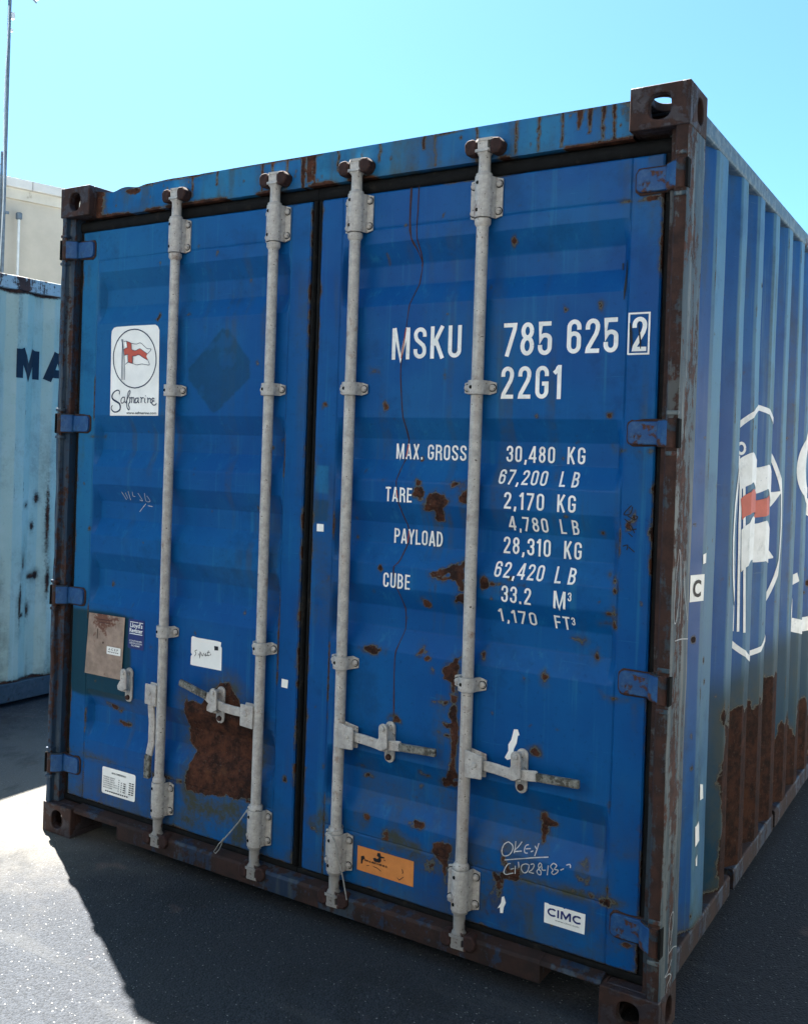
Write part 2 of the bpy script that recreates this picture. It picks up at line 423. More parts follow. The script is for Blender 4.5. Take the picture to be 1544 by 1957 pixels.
OVAL = [(0.496,1.901),(0.494,1.918),(0.489,1.935),(0.482,1.952),(0.472,1.967),(0.46,1.981),(0.447,1.993),(0.431,2.003),(0.415,2.01),(0.397,2.015),(0.379,2.017),(0.362,2.016),(0.344,2.013),(0.328,2.007),(0.313,1.998),(0.299,1.987),(0.288,1.974),(0.279,1.958),(0.273,1.942),(0.269,1.925),(0.269,1.907),(0.271,1.888),(0.276,1.871),(0.284,1.854),(0.294,1.838),(0.306,1.825),(0.321,1.813),(0.336,1.803),(0.353,1.796),(0.371,1.792),(0.389,1.79),(0.407,1.792),(0.424,1.796),(0.44,1.802),(0.454,1.811),(0.467,1.822),(0.478,1.836),(0.486,1.85),(0.492,1.866),(0.496,1.883),(0.496,1.901)]
FLAG_CROSS = [[(0.325,1.939),(0.335,1.945),(0.345,1.946),(0.366,1.938),(0.388,1.934),(0.41,1.94),(0.427,1.933),(0.45,1.919),(0.444,1.911),(0.454,1.897),(0.438,1.902),(0.408,1.917),(0.379,1.913),(0.349,1.92),(0.329,1.919)],[(0.34,1.972),(0.354,1.969),(0.365,1.964),(0.367,1.937),(0.373,1.913),(0.374,1.884),(0.364,1.885),(0.35,1.89),(0.346,1.945)]]
FLAG_EDGE = [[(0.324,1.971),(0.34,1.972),(0.367,1.963),(0.393,1.959),(0.413,1.963),(0.432,1.951),(0.449,1.94),(0.47,1.937),(0.45,1.919)],[(0.325,1.939),(0.335,1.945),(0.345,1.947)],[(0.367,1.939),(0.388,1.934),(0.41,1.941),(0.427,1.933),(0.45,1.92)],[(0.328,1.918),(0.349,1.92)],[(0.373,1.913),(0.389,1.914),(0.406,1.918),(0.428,1.907),(0.453,1.896)],[(0.454,1.896),(0.463,1.878),(0.442,1.879),(0.422,1.882),(0.397,1.879),(0.374,1.885),(0.35,1.89),(0.336,1.882)],[(0.34,1.972),(0.346,1.945)],[(0.366,1.964),(0.368,1.939)],[(0.347,1.92),(0.35,1.889)],[(0.374,1.913),(0.374,1.885)],[(0.316,1.974),(0.318,1.946),(0.316,1.883),(0.317,1.822)],[(0.318,1.974),(0.321,1.945),(0.323,1.883),(0.325,1.822)],[(0.319,1.972),(0.326,1.931),(0.332,1.883),(0.333,1.822)],[(0.316,1.98),(0.312,1.976),(0.316,1.973),(0.321,1.976),(0.316,1.98)]]
RUST_POLY = [[(0.69,0.629),(0.694,0.474),(0.726,0.441),(0.723,0.383),(0.695,0.319),(0.709,0.293),(0.871,0.309),(1.028,0.335),(1.032,0.594),(0.977,0.64),(0.902,0.721),(0.854,0.726),(0.818,0.698),(0.832,0.662),(0.758,0.64)],[(1.669,1.434),(1.681,1.446),(1.704,1.455),(1.728,1.453),(1.746,1.438),(1.747,1.422),(1.727,1.403),(1.724,1.368),(1.714,1.357),(1.687,1.357),(1.678,1.368),(1.683,1.387),(1.653,1.393),(1.658,1.409)],[(1.62,1.442),(1.632,1.459),(1.65,1.46),(1.648,1.441),(1.633,1.43)],[(1.774,1.44),(1.783,1.453),(1.8,1.462),(1.802,1.426),(1.779,1.427)],[(1.681,1.201),(1.702,1.201),(1.725,1.213),(1.751,1.232),(1.771,1.244),(1.794,1.249),(1.806,1.242),(1.809,1.137),(1.792,1.149),(1.768,1.175),(1.732,1.182),(1.746,1.2),(1.693,1.186)],[(1.772,1.125),(1.777,1.144),(1.806,1.15),(1.807,1.122),(1.77,1.118)],[(1.739,0.906),(1.782,0.952),(1.801,0.955),(1.798,0.869),(1.8,0.72),(1.799,0.582),(1.76,0.527),(1.72,0.547),(1.771,0.581),(1.78,0.67),(1.768,0.748),(1.766,0.864),(1.747,0.878)],[(1.704,0.798),(1.768,0.815),(1.769,0.795)],[(1.723,0.74),(1.774,0.741),(1.775,0.718)],[(1.727,0.709),(1.775,0.709),(1.776,0.689)],[(1.721,0.361),(1.778,0.369),(1.792,0.35),(1.775,0.293),(1.773,0.246),(1.759,0.295),(1.729,0.322)],[(2.062,0.522),(2.075,0.528),(2.08,0.439),(2.068,0.436)],[(2.075,0.509),(2.103,0.5),(2.076,0.486)]]
RUST_ELL = [(1.483,0.931,0.04299999999999993,0.013000000000000012),(1.663,0.947,0.018000000000000016,0.02399999999999991),(1.68,0.929,0.019000000000000128,0.01200000000000001),(1.584,0.718,0.018999999999999906,0.014000000000000012),(1.68,0.401,0.026000000000000023,0.009000000000000008),(2.162,1.047,0.01200000000000001,0.006999999999999895),(2.207,1.01,0.007000000000000117,0.010000000000000009),(2.072,0.924,0.005999999999999783,0.009000000000000008),(2.008,0.916,0.005999999999999783,0.007000000000000006),(1.707,0.896,0.004999999999999893,0.006000000000000005),(1.752,0.551,0.028999999999999915,0.020000000000000018),(1.486,0.387,0.01100000000000012,0.014000000000000012),(2.044,0.707,0.016999999999999904,0.01200000000000001),(1.441,0.536,0.010000000000000009,0.008000000000000007),(1.47,0.512,0.010000000000000009,0.006000000000000005),(1.687,0.558,0.020000000000000018,0.008000000000000007),(1.872,0.96,0.006999999999999895,0.01200000000000001),(1.637,1.446,0.014999999999999902,0.018000000000000016),(1.763,1.481,0.02200000000000002,0.006000000000000005),(1.634,1.481,0.009000000000000119,0.007000000000000117),(1.502,1.485,0.008000000000000007,0.006000000000000005),(1.869,1.187,0.010999999999999899,0.02100000000000013),(1.948,1.187,0.02200000000000002,0.0040000000000000036),(1.942,1.164,0.026000000000000023,0.004999999999999893),(1.894,1.14,0.006000000000000005,0.004999999999999893),(1.95,1.205,0.009000000000000119,0.006000000000000005),(2.264,1.15,0.0040000000000000036,0.05499999999999994),(2.249,1.136,0.008999999999999897,0.006999999999999895),(2.247,1.107,0.008000000000000007,0.0040000000000000036),(2.242,1.245,0.0030000000000001137,0.0030000000000001137),(2.121,1.404,0.0040000000000000036,0.003),(1.506,1.193,0.006999999999999895,0.010000000000000009),(2.195,2.006,0.0050000000000003375,0.007999999999999785),(2.232,1.697,0.003,0.0030000000000001137),(1.466,1.838,0.01100000000000012,0.006000000000000005),(1.505,1.72,0.006000000000000005,0.008999999999999897),(1.668,1.099,0.016000000000000014,0.008999999999999897),(1.707,1.189,0.008999999999999897,0.0030000000000001137),(2.218,1.363,0.003,0.003),(0.309,0.536,0.03300000000000003,0.013000000000000012),(0.353,0.475,0.014000000000000012,0.0040000000000000036),(0.511,0.801,0.003,0.003)]
SCRAPS = [[(1.254,1.324),(1.281,1.324),(1.282,1.299),(1.254,1.299)],[(1.129,0.78),(1.156,0.779),(1.154,0.75),(1.128,0.751)],[(1.981,0.762),(1.993,0.764),(1.999,0.748),(1.994,0.745),(1.991,0.722),(1.983,0.704),(1.979,0.675),(1.964,0.667),(1.955,0.673),(1.966,0.695),(1.965,0.714),(1.974,0.73)],[(1.961,0.256),(1.968,0.26),(1.974,0.242),(1.968,0.227),(1.966,0.209),(1.957,0.207),(1.956,0.224),(1.948,0.218),(1.959,0.238)]]
SCRIBBLE = [[(0.746,0.826),(0.736,0.821),(0.741,0.813),(0.735,0.802)],[(0.754,0.814),(0.753,0.807)],[(0.761,0.823),(0.759,0.797),(0.764,0.821)],[(0.767,0.816),(0.773,0.808),(0.779,0.82)],[(0.783,0.811),(0.788,0.819),(0.787,0.81),(0.795,0.815)],[(0.801,0.832),(0.797,0.813),(0.807,0.816)],[(0.794,0.824),(0.807,0.826)],[(0.81,0.822),(0.813,0.816)]]
DARK_TAG = [[(2.303,1.446),(2.287,1.428),(2.284,1.419),(2.301,1.423),(2.306,1.443)],[(2.293,1.417),(2.313,1.407),(2.321,1.416),(2.307,1.418)],[(2.285,1.408),(2.302,1.392),(2.314,1.37)],[(2.288,1.386),(2.303,1.378),(2.319,1.382)],[(2.297,1.369),(2.309,1.359)],[(2.283,1.331),(2.296,1.335),(2.294,1.321)],[(2.299,1.33),(2.316,1.317)]]
g = G('asphalt')
warp = g.noise(90, 3, .7)
v1 = g.vor(150); v2 = g.vor(85, mp=(1, 1.6, 1)); v3 = g.vor(38, mp=(1.5, 1, 1))
c1 = g.n('ShaderNodeSeparateColor', {0: v1.outputs['Color']}).outputs; c2 = g.n('ShaderNodeSeparateColor', {0: v2.outputs['Color']}).outputs; c3 = g.n('ShaderNodeSeparateColor', {0: v3.outputs['Color']}).outputs
pat = g.noise(1.1, 5, .6); patm = g.noise(6, 5, .65); fine = g.noise(260, 3, .7)
c = g.mix(c1[0], (.007, .0098, .0145), (.024, .029, .038))
c = g.mix(g.math('MULTIPLY', g.ss(fine, .5, .68), .7), c, (.055, .056, .056))
fl2 = g.math('MULTIPLY', g.ss(c2[1], .70, .74), g.math('LESS_THAN', g.math('MULTIPLY_ADD', warp, .35, v2.outputs['Distance']), g.math('MULTIPLY_ADD', c2[2], .22, .18)))
fl3 = g.math('MULTIPLY', g.ss(c3[1], .88, .90), g.math('LESS_THAN', g.math('MULTIPLY_ADD', warp, .25, v3.outputs['Distance']), g.math('MULTIPLY_ADD', c3[2], .12, .13)))
c = g.mix(g.math('MULTIPLY', g.math('MAXIMUM', fl2, fl3), .9), c, (.25, .248, .24))
c = g.mix(g.math('MULTIPLY', g.ss(pat, .42, .62), .30), c, (.020, .022, .026))
pos = g.n('ShaderNodeSeparateXYZ', {0: g.co}).outputs
# dusty lane between the containers, widened and paled to brighten sunlit ground
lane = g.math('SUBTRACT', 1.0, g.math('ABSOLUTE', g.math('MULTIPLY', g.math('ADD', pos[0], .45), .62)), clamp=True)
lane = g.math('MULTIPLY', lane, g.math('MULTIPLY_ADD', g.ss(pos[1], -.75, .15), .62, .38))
dust_and_sunlight = g.ss(g.math('ADD', lane, g.math('MULTIPLY', g.math('SUBTRACT', patm, .5), .55)), .15, .75)
c = g.mix(g.math('MULTIPLY', dust_and_sunlight, .42), c, (.16, .148, .125))
pink = g.math('MULTIPLY', g.ss(g.noise(3.1, 3, .6), .66, .72), .3)
c = g.mix(pink, c, (.14, .085, .07))
stain = g.ss(g.noise(1.7, 6, .7, dist=.6), .56, .66)
c = g.mix(g.math('MULTIPLY', stain, .45), c, (.010, .011, .013))
tyre = g.ss(g.noise(2.6, 4, .6, mp=(.25, 2.2, 1)), .58, .68)
c = g.mix(g.math('MULTIPLY', tyre, .25), c, (.055, .057, .058))
g.bs(Base_Color=c, Roughness=.9, Specular_IOR_Level=.25)
h = g.math('ADD', g.math('MULTIPLY', v1.outputs['Distance'], -1.0), g.math('MULTIPLY', v2.outputs['Distance'], -.35))
g.bump(h, .75, .004)
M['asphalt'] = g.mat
M['wall'] = plain('cream_render', (.47, .42, .35), .85, .2, .10, 3, dirt=(.40, .36, .30), dthr=.60, bump=.1)
M['fascia'] = plain('pale_fascia', (.60, .57, .53), .6, .3, .1, 4, dirt=(.42, .40, .36), dthr=.62)
M['cream'] = plain('cream_trim', (.55, .50, .42), .7, .3, .12, 5, dirt=(.36, .32, .26), dthr=.6)
M['roof'] = plain('roof_sheet', (.42, .43, .43), .5, .4, .15, 3)
M['mast'] = plain('galvanised_mast', (.13, .165, .20), .5, .5, .3, 20, metal=.3)
M['pipe'] = plain('white_pipe', (.62, .64, .64), .45, .4, .12, 10)
M['roofsheet'] = steel('container_roof', (.05, .13, .24), .60, vertical=False)

# ------------------------------------------------------------------ ground
gb = MB()
gb.add([(-1500, -1500, 0), (1500, -1500, 0), (1500, 1500, 0), (-1500, 1500, 0)], [(0, 1, 2, 3)])
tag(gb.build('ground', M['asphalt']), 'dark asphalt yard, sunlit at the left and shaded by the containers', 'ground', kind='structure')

# ================================================================== the blue container
BOX = empty('shipping_container', (1.219, 0, 0))
tag(BOX, 'weathered blue shipping container with rust patches and four locking bars on its closed doors', 'container')
class Off:  # world coordinates -> parented under the container's base
    pass
def child(o, parent=BOX):
    o.parent = parent
    o.matrix_parent_inverse = Matrix.Translation(-Vector(parent.location)) if parent is BOX else Matrix.Identity(4)
    return o
def part(name, mb, mats, smooth=None, bevel=0.0, parent=None, label=None):
    o = mb.build(name, mats, None, smooth, bevel)
    child(o, BOX) if parent is None else setattr(o, 'parent', parent)
    if label: o['label'] = label
    return o

D = 0.055            # door skin, metres behind the front of the corner castings
W_, H_, L_ = 2.438, 2.591, 6.058
DOORS = {'l': (.079, 1.192, .168, 1.108), 'r': (1.233, 2.361, 1.319, 2.273)}
ZT, ZB = 2.417, .150
SL = .068; DEEP = .036
INS = (2.250, 1.685, 1.412, 1.140, .595)
def corr(z):
    ks = []; vs_ = []
    for t in sorted(INS):
        for zz, d in ((t - 3 * SL, 0), (t - 2 * SL, DEEP), (t - SL, DEEP), (t, 0)):
            ks.append(zz); vs_.append(d)
    return np.interp(z, ks, vs_)
def door_y(X, Z):
    X = np.asarray(X, float); Z = np.asarray(Z, float)
    y = np.full(np.broadcast(X, Z).shape, D)
    for k, (x0, x1, p0, p1) in DOORS.items():
        inp = (X > p0) & (X < p1)
        # the skin is welded to the frame: it leaves the edge with a short ramp
        e = np.clip(np.minimum(X - p0, p1 - X) / .022, 0, 1)
        y = np.where(inp, y + corr(Z) * e + .010 * (fbm(X, Z, 2.3, 3) - .5) * e * 1.0, y)
        # weld seams
        seam = np.minimum(np.abs(X - p0), np.abs(X - p1))
        y = y + np.where((X >= x0) & (X <= x1), .0028 * np.clip(1 - seam / .0035, 0, 1), 0)
        y = y + np.where(inp, .0024 * np.clip(1 - np.minimum(np.abs(Z - .322), np.abs(Z - 2.298)) / .004, 0, 1), 0)
    return y

def door_wear(X, Z, side):
    R = np.zeros(X.shape); Hh = np.zeros(X.shape); T = np.zeros(X.shape); A = np.zeros(X.shape)
    n1 = fbm(X, Z, 18, 4); n2 = fbm(X + 9, Z, 5, 3); n3 = fbm(X, Z + 7, 60, 3); st = fbm(X, Z * .12, 22, 4)
    soft = .012
    def put(sd, halo=.045, hs=.8):
        nonlocal R, Hh
        sd = sd + .0035 + (n1 - .5) * .026 + (n3 - .5) * .020
        R = np.maximum(R, np.clip(.5 - sd / (2 * soft), 0, 1))
        Hh = np.maximum(Hh, hs * np.clip(1 - np.maximum(sd, 0) / halo, 0, 1))
    for p in RUST_POLY:
        cx = sum(q[0] for q in p) / len(p)
        if (cx < 1.21) == (side == 'l'):
            big = max(q[0] for q in p) - min(q[0] for q in p) > .2
            put(sdf_poly(X, Z, p), .075 if big else .022, 1.0 if big else .75)
            xa, xb, za = min(q[0] for q in p), max(q[0] for q in p), min(q[1] for q in p)
            run = sstep(xa - .004, xa + .012, X) * sstep(xb + .004, xb - .012, X) * np.clip(1 - (za - Z) / .16, 0, 1) * (Z < za + .03)
            Hh = np.maximum(Hh, run * sstep(.40, .62, fbm(X, Z * .05, 60, 3)) * .8)
    for e in RUST_ELL:
        if (e[0] < 1.21) == (side == 'l'):
            put(sdf_ell(X, Z, e), .016, .7)
    r = random.Random(3 if side == 'l' else 5)
    x0, x1, p0, p1 = DOORS[side]
    for i in range(60 if side == 'l' else 95):
        zz = .16 + 2.2 * r.random() ** (1.15 if side == 'l' else 1.5)
        s_ = .0022 + .006 * r.random() ** 3
        put(sdf_ell(X, Z, (x0 + (x1 - x0) * r.random(), zz, s_ * r.uniform(.6, 1.1), s_ * r.uniform(.8, 1.7))) + .003, .010, .55)
    # grime and rust along the lower weld and the bottom edge
    wz = np.exp(-((Z - .325 + .02 * (n2 - .5)) / .020) ** 2)
    k = .95 if side == 'r' else .75
    gate = sstep(.44, .62, fbm(X + 3, Z * 2, 5, 4))
    Hh = np.maximum(Hh, k * wz * (.25 + gate))
    R = np.maximum(R, wz * gate * sstep(.50, .66, n1) * .62)
    low = np.clip(1 - (Z - ZB) / .20, 0, 1)
    Hh = np.maximum(Hh, low * (.45 + .6 * sstep(.4, .7, st)))
    if side == 'r':
        lz = np.clip(1 - (Z - ZB) / .55, 0, 1)
        Hh = np.maximum(Hh, lz * .95 * sstep(.42, .64, st))
        mot = sstep(.45, .62, fbm(X + 13, Z, 10, 5)) * np.clip(1 - np.abs(Z - .34) / .22, 0, 1)
        Hh = np.maximum(Hh, mot); R = np.maximum(R, mot * sstep(.52, .70, n1) * .66)
    ed = np.minimum(np.minimum(X - x0, x1 - X), np.minimum(ZT - Z, Z - ZB))
    R = np.maximum(R, np.clip(.5 - (ed + .002 + (n1 - .55) * .03) / .03, 0, .62) * (ed < .03) * sstep(.42, .62, fbm(X + 31, Z, 3.5, 3) + .12 * (Z < .5)))
    seam = np.minimum(np.abs(X - p0), np.abs(X - p1))
    R = np.maximum(R, np.clip(.56 - seam / .016, 0, 1) * sstep(.55, .68, fbm(X, Z, 4.5, 4) + .10 * (Z < .8)) * 1.05)
    # rust run-off below the hinges
    hx = x0 if side == 'l' else x1
    for hz in (2.345, 1.65, .955, .276):
        dx = np.abs(X - hx) - .10
        q = np.clip(1 - np.abs(dx) / .03, 0, 1) * 0
        put(np.maximum(np.abs(Z - hz + .052) - .004, np.abs(X - (hx + (.06 if side == 'l' else -.06))) - .06) + .006 + (n1 - .5) * .02, .02, .7)
        run = np.clip(1 - np.abs(X - hx - (.035 if side == 'l' else -.03) + .01 * (st - .5)) / .012, 0, 1) * np.clip((hz - .05 - Z) / .01, 0, 1) * np.clip(1 - (hz - Z) / .22, 0, 1)
        Hh = np.maximum(Hh, run * .9)
    # run-off streaks from the top edge and from bare patches
    Hh = np.maximum(Hh, .42 * sstep(.55, .72, fbm(X, Z * .06, 30, 3)) * sstep(.35, .7, fbm(X, Z, 2.5, 2)))
    if side == 'l':
        dia = sdf_poly(X, Z, [(.815, 2.0), (.845, 2.0), (.945, 1.88), (.945, 1.82), (.80, 1.70), (.775, 1.70), (.660, 1.82), (.657, 1.86)])
        T = np.maximum(T, (.38 + .30 * n1) * sstep(.004, -.004, dia + (n3 - .5) * .012) * (1 - .5 * sstep(.56, .70, n1)))
        A = np.maximum(A, .30 * sstep(.5, .68, n1) * np.clip(1 - np.abs(dia) / .05, 0, 1) * (Z < 1.82))
        pat = np.maximum(np.abs(X - .245) - .170, np.abs(Z - .735) - .168)
        T = np.maximum(T, .97 * sstep(.010, -.008, pat + (n2 - .5) * .03))
        # bare primer below the big rust patch
        tan = np.maximum(np.abs(X - .86) - .17, np.abs(Z - .235) - .075)
        Hh = np.maximum(Hh, 1.15 * sstep(.03, -.02, tan + (n1 - .5) * .05))
        A = np.maximum(A, .75 * sstep(.052, .044, np.abs(X - .123)) * sstep(.3, 1.4, Z))
        A = np.maximum(A, .55 * sstep(1.0, 2.4, Z) * sstep(1.1, .1, X))  # upper left paled: fading plus the brighter light there put in colour
    if side == 'r':
        T = np.maximum(T, .55 * sstep(.004, -.004, np.maximum(np.abs(X - 1.266) - .030, np.abs(Z - 1.365) - .036) + (n1 - .5) * .02))
        A = np.maximum(A, .7 * sstep(.004, -.004, np.maximum(np.abs(X - 1.268) - .026, np.abs(Z - 1.475) - .045) + (n1 - .5) * .012))
    A = np.maximum(A, .22 * sstep(.55, .75, fbm(X + 5, Z, 3.1, 4)))
    return np.stack([R, Hh, T, A], -1)

def axis(a, b, step, extra):
    s = set(np.round(np.linspace(a, b, int((b - a) / step) + 1), 4))
    for e in extra:
        if a < e < b: s.add(round(e, 4))
    s = sorted(s); o = [s[0]]
    for q in s[1:]:
        if q - o[-1] > .0009: o.append(q)
    return np.array(o)

ZBR = [t - i * SL for t in INS for i in range(4)]
DOOR_O = {}
for k, (x0, x1, p0, p1) in DOORS.items():
    xs = axis(x0, x1, .0048, [p0, p0 + .0036, p0 - .0036, p0 + .022, p1, p1 - .0036, p1 + .0036, p1 - .022])
    zs = axis(ZB, ZT, .0048, ZBR + [.318, .322, .326, 2.294, 2.298, 2.302])
    X, Z = np.meshgrid(xs, zs)
    Yv = door_y(X, Z)
    # rolled edges, then a skirt going back into the frame
    P = np.stack([X, Yv, Z], -1)
    wear = door_wear(X, Z, k)
    rnd = .004
    for (sl_, ax_, sg) in ((np.s_[:, 0], 0, -1), (np.s_[:, -1], 0, 1), (np.s_[0, :], 2, -1), (np.s_[-1, :], 2, 1)):
        P[sl_][..., 1] += rnd
    def pad(Q, dy):
        q = np.pad(Q, ((1, 1), (1, 1), (0, 0)), mode='edge')
        if dy:
            for s_ in (np.s_[0, :], np.s_[-1, :], np.s_[:, 0], np.s_[:, -1]): q[s_][..., 1] = D + dy
        return q
    me = grid_mesh('door', pad(P, .05), pad(wear, 0), M['door'])
    o = child(place('door', me))
    o['label'] = 'left blue door leaf with a large rust patch' if k == 'l' else 'right blue door leaf with white lettering'
    DOOR_O[k] = o

def under_door(k, name, mb, mats, smooth=None, bevel=0.0, label=None):
    o = mb.build(name, mats, DOOR_O[k], smooth, bevel)
    if label: o['label'] = label
    return o

# rubber seals round each leaf (half-round lips)
def lip(mb, a, b, w, out):
    """rounded rubber strip from point a to b (x,z), width w, front bulge"""
    (ax, az), (bx, bz) = a, b
    n = 7
    vert = abs(ax - bx) < 1e-6
    prof = [(-w / 2, .105)] + [(w / 2 * math.cos(math.pi - math.pi * i / n), D + .018 - out * math.sin(math.pi * i / n)) for i in range(n + 1)] + [(w / 2, .105)]
    if vert: mb.prism([(ax + p[0], p[1]) for p in prof], 'z', min(az, bz), max(az, bz))
    else: mb.prism([(p[1], az + p[0]) for p in prof], 'x', min(ax, bx), max(ax, bx))
for k, (x0, x1, p0, p1) in DOORS.items():
    mb = MB()
    xo0, xo1 = (.056, 1.2115) if k == 'l' else (1.2135, 2.383)
    lip(mb, (xo0, 2.441), (xo1, 2.441), .046, .014)
    lip(mb, (xo0, .133), (xo1, .133), .032, .012)
    if k == 'l':
        lip(mb, (.067, .149), (.067, 2.418), .022, .012)
        lip(mb, (1.2025, .149), (1.2025, 2.418), .018, .016)
    else:
        lip(mb, (2.372, .149), (2.372, 2.418), .022, .012)
        lip(mb, (1.2225, .149), (1.2225, 2.418), .018, .010)
    under_door(k, 'gasket', mb, M['gasket'], smooth=40)

# ---- corner castings: hollow boxes with real apertures
def casting_mesh():
    w, l, h, t = .162, .178, .118, .030
    mb = MB()
    mb.plate_hole((w / 2, 0, h / 2), w, h, .030, .036, t, ((1, 0, 0), (0, 0, 1), (0, -1, 0)), e=2.6)                 # front
    mb.plate_hole((0, (l + t) / 2, h / 2), l - t, h, .031, .036, t, ((0, 1, 0), (0, 0, 1), (-1, 0, 0)), e=2.6)       # outer side
    mb.plate_hole(((w + t) / 2, (l + t) / 2, h), w - t, l - t, .032, .060, .024, ((1, 0, 0), (0, 1, 0), (0, 0, 1)), e=2.6)   # top
    mb.box(w - .012, w, t, l, 0, h - .024)
    mb.box(t, w - .012, l - .012, l, 0, h - .024)
    mb.box(t, w - .012, t, l - .012, 0, .008)
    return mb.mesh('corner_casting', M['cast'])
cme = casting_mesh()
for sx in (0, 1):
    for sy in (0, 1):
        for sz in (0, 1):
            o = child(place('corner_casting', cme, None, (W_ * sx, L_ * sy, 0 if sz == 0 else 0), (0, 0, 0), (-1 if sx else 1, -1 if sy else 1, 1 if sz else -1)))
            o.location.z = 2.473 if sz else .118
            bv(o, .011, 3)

# ---- corner posts
def extrude_z(name, prof, zs, mat, disp=None, front=()):
    n = len(prof); v = []; f = []
    for z in zs:
        for i, (x, y) in enumerate(prof):
            dx, dy = disp(i, x, y, z) if disp else (0, 0)
            v.append((x + dx, y + dy, z))
    for r in range(len(zs) - 1):
        for i in range(n):
            j = (i + 1) % n
            f.append((r * n + i, r * n + j, (r + 1) * n + j, (r + 1) * n + i))
    f.append(tuple(range(n))[::-1]); f.append(tuple((len(zs) - 1) * n + i for i in range(n)))
    mb = MB(); mb.add(v, f)
    mb.m = [1 if (k_ < n * (len(zs) - 1) and k_ % n in front) else 0 for k_ in range(len(f))]
    o = child(mb.build(name, mat, None, smooth=35))
    return o
zs = list(np.linspace(.118, 2.473, 120))
pl = [(.003, .016), (.006, .008), (.012, .005), (.022, .005), (.027, .009), (.029, .030), (.036, .034), (.055, .034), (.0555, .085), (.075, .085), (.075, .105), (.012, .178), (.003, .178)]
def dispL(i, x, y, z):
    w = float(fbm(np.array(z), np.array(3.1), 6, 3)) - .5
    hit = math.exp(-((z - 1.12) / .10) ** 2) * .006 + math.exp(-((z - 1.42) / .06) ** 2) * .005
    return ((.020 * w * .6 + (hit if i < 4 else 0)) if i < 6 or i > 10 else 0, abs(w) * .008 if i < 5 else 0)
po = extrude_z('corner_post', pl, zs, M['post_l'], dispL)
po['label'] = 'rusty left front corner post'
pr_ = [(W_ - x, y) for x, y in pl]
pr_[3] = (2.404, .005); pr_[4] = (2.399, .010); pr_[5] = (2.397, .032)
def dispR(i, x, y, z):
    w = float(fbm(np.array(z), np.array(8.7), 5, 3)) - .5
    return (-.004 * w, abs(w) * .007 if i < 5 else 0)
po = extrude_z('corner_post', pr_[::-1], zs, [M['post_r'], M['post_f']], lambda i, x, y, z: dispR(len(pr_) - 1 - i, x, y, z), front=(5, 6, 7, 8, 9, 10))
po['label'] = 'right front corner post with scraped grey paint'
for x0, x1 in ((.003, .10), (2.338, 2.435)):
    mb = MB(); mb.box(x0, x1, L_ - .17, L_ - .006, .118, 2.473); part('corner_post', mb, M['frame'], bevel=.006)

# ---- header above the doors
xs = axis(.1625, 2.2755, .006, []); zs_ = axis(2.466, 2.572, .006, [])
X, Z = np.meshgrid(xs, zs_)
dent = .010 * np.exp(-((X - .235) / .05) ** 2) + .006 * np.exp(-((X - .375) / .035) ** 2) + .005 * (fbm(X, X * 0, 7, 3) - .5) * (X < .7)
Zd = Z - dent * sstep(2.50, 2.572, Z)
Yh = .042 + .004 * (fbm(X, Z, 5, 3) - .5) + dent * sstep(2.50, 2.572, Z) - .010 * np.exp(-((Z - 2.466) / .012) ** 2) * 0
n1 = fbm(X, Z, 16, 4); nl = fbm(X, Z * .1, 26, 4)
R = np.zeros(X.shape); Hh = np.zeros(X.shape)
rr = random.Random(21)
drips = [(1.16, .010, .11), (1.185, .016, .09), (1.205, .006, .11), (.985, .004, .1), (1.03, .005, .05), (1.09, .003, .1), (1.46, .003, .06), (1.62, .006, .04), (1.66, .002, .1), (1.80, .002, .1), (1.93, .003, .1), (2.0, .003, .1), (2.07, .003, .1), (2.12, .008, .055), (2.15, .006, .07), (2.19, .004, .1), (2.22, .004, .11), (1.30, .003, .07), (.78, .003, .05), (.66, .003, .08)]
for dx_, w_, l_ in drips:
    cx = dx_ + .006 * (vnoise(Z * 40, Z * 0 + dx_ * 50) - .5)
    sd = np.maximum(np.abs(X - cx) - w_ * (1 - .5 * np.clip((2.572 - Z) / l_, 0, 1)) * (.6 + .8 * n1), (2.572 - l_) - Z)
    R = np.maximum(R, np.clip(.5 - sd / .022, 0, 1))
R = np.maximum(R, np.clip(.5 - (np.abs(Z - 2.572) - .004 * n1 * 2) / .02, 0, .6) * sstep(.4, .6, fbm(X, Z, 6, 3)))
R = np.maximum(R, np.clip(.55 - ((Z - 2.466) - .012 * n1) / .02, 0, .7) * sstep(.46, .60, fbm(X + 2, Z, 8, 3)))
R = np.maximum(R, sstep(.62, .46, np.hypot((X - .36) / .09, (Z - 2.555) / .03) + (n1 - .5)) * .7)
R = np.maximum(R, np.clip(.62 - (X - .1625) / .12 + (n1 - .5) * .7, 0, .7))
R = np.maximum(R, np.clip(.45 - (2.2755 - X) / .12 + (n1 - .5) * .6, 0, .6))
for i in range(30):
    R = np.maximum(R, np.clip(.5 - (sdf_ell(X, Z, (rr.uniform(.2, 2.25), rr.uniform(2.47, 2.57), .004, .006)) + .002) / .016, 0, 1))
Hh = .55 * sstep(.45, .68, nl) + .3 * sstep(2.50, 2.466, Z)
A = .35 + .6 * sstep(.35, .7, fbm(X, Z * .3, 8, 3))
P = np.stack([X, Yh, Zd], -1); wear = np.stack([R, np.clip(Hh, 0, 1), 0 * X, A], -1)
P = np.concatenate([P[:1] + np.array([0, .07, 0]), P, P[-1:] + np.array([0, .016, -.002]), P[-1:] + np.array([0, .10, -.006])], 0)
wear = np.concatenate([wear[:1], wear, wear[-1:], wear[-1:]], 0)
hd = child(place('header_beam', grid_mesh('header_beam', P, wear, M['door'])))
hd['label'] = 'header beam streaked with rust above the doors'

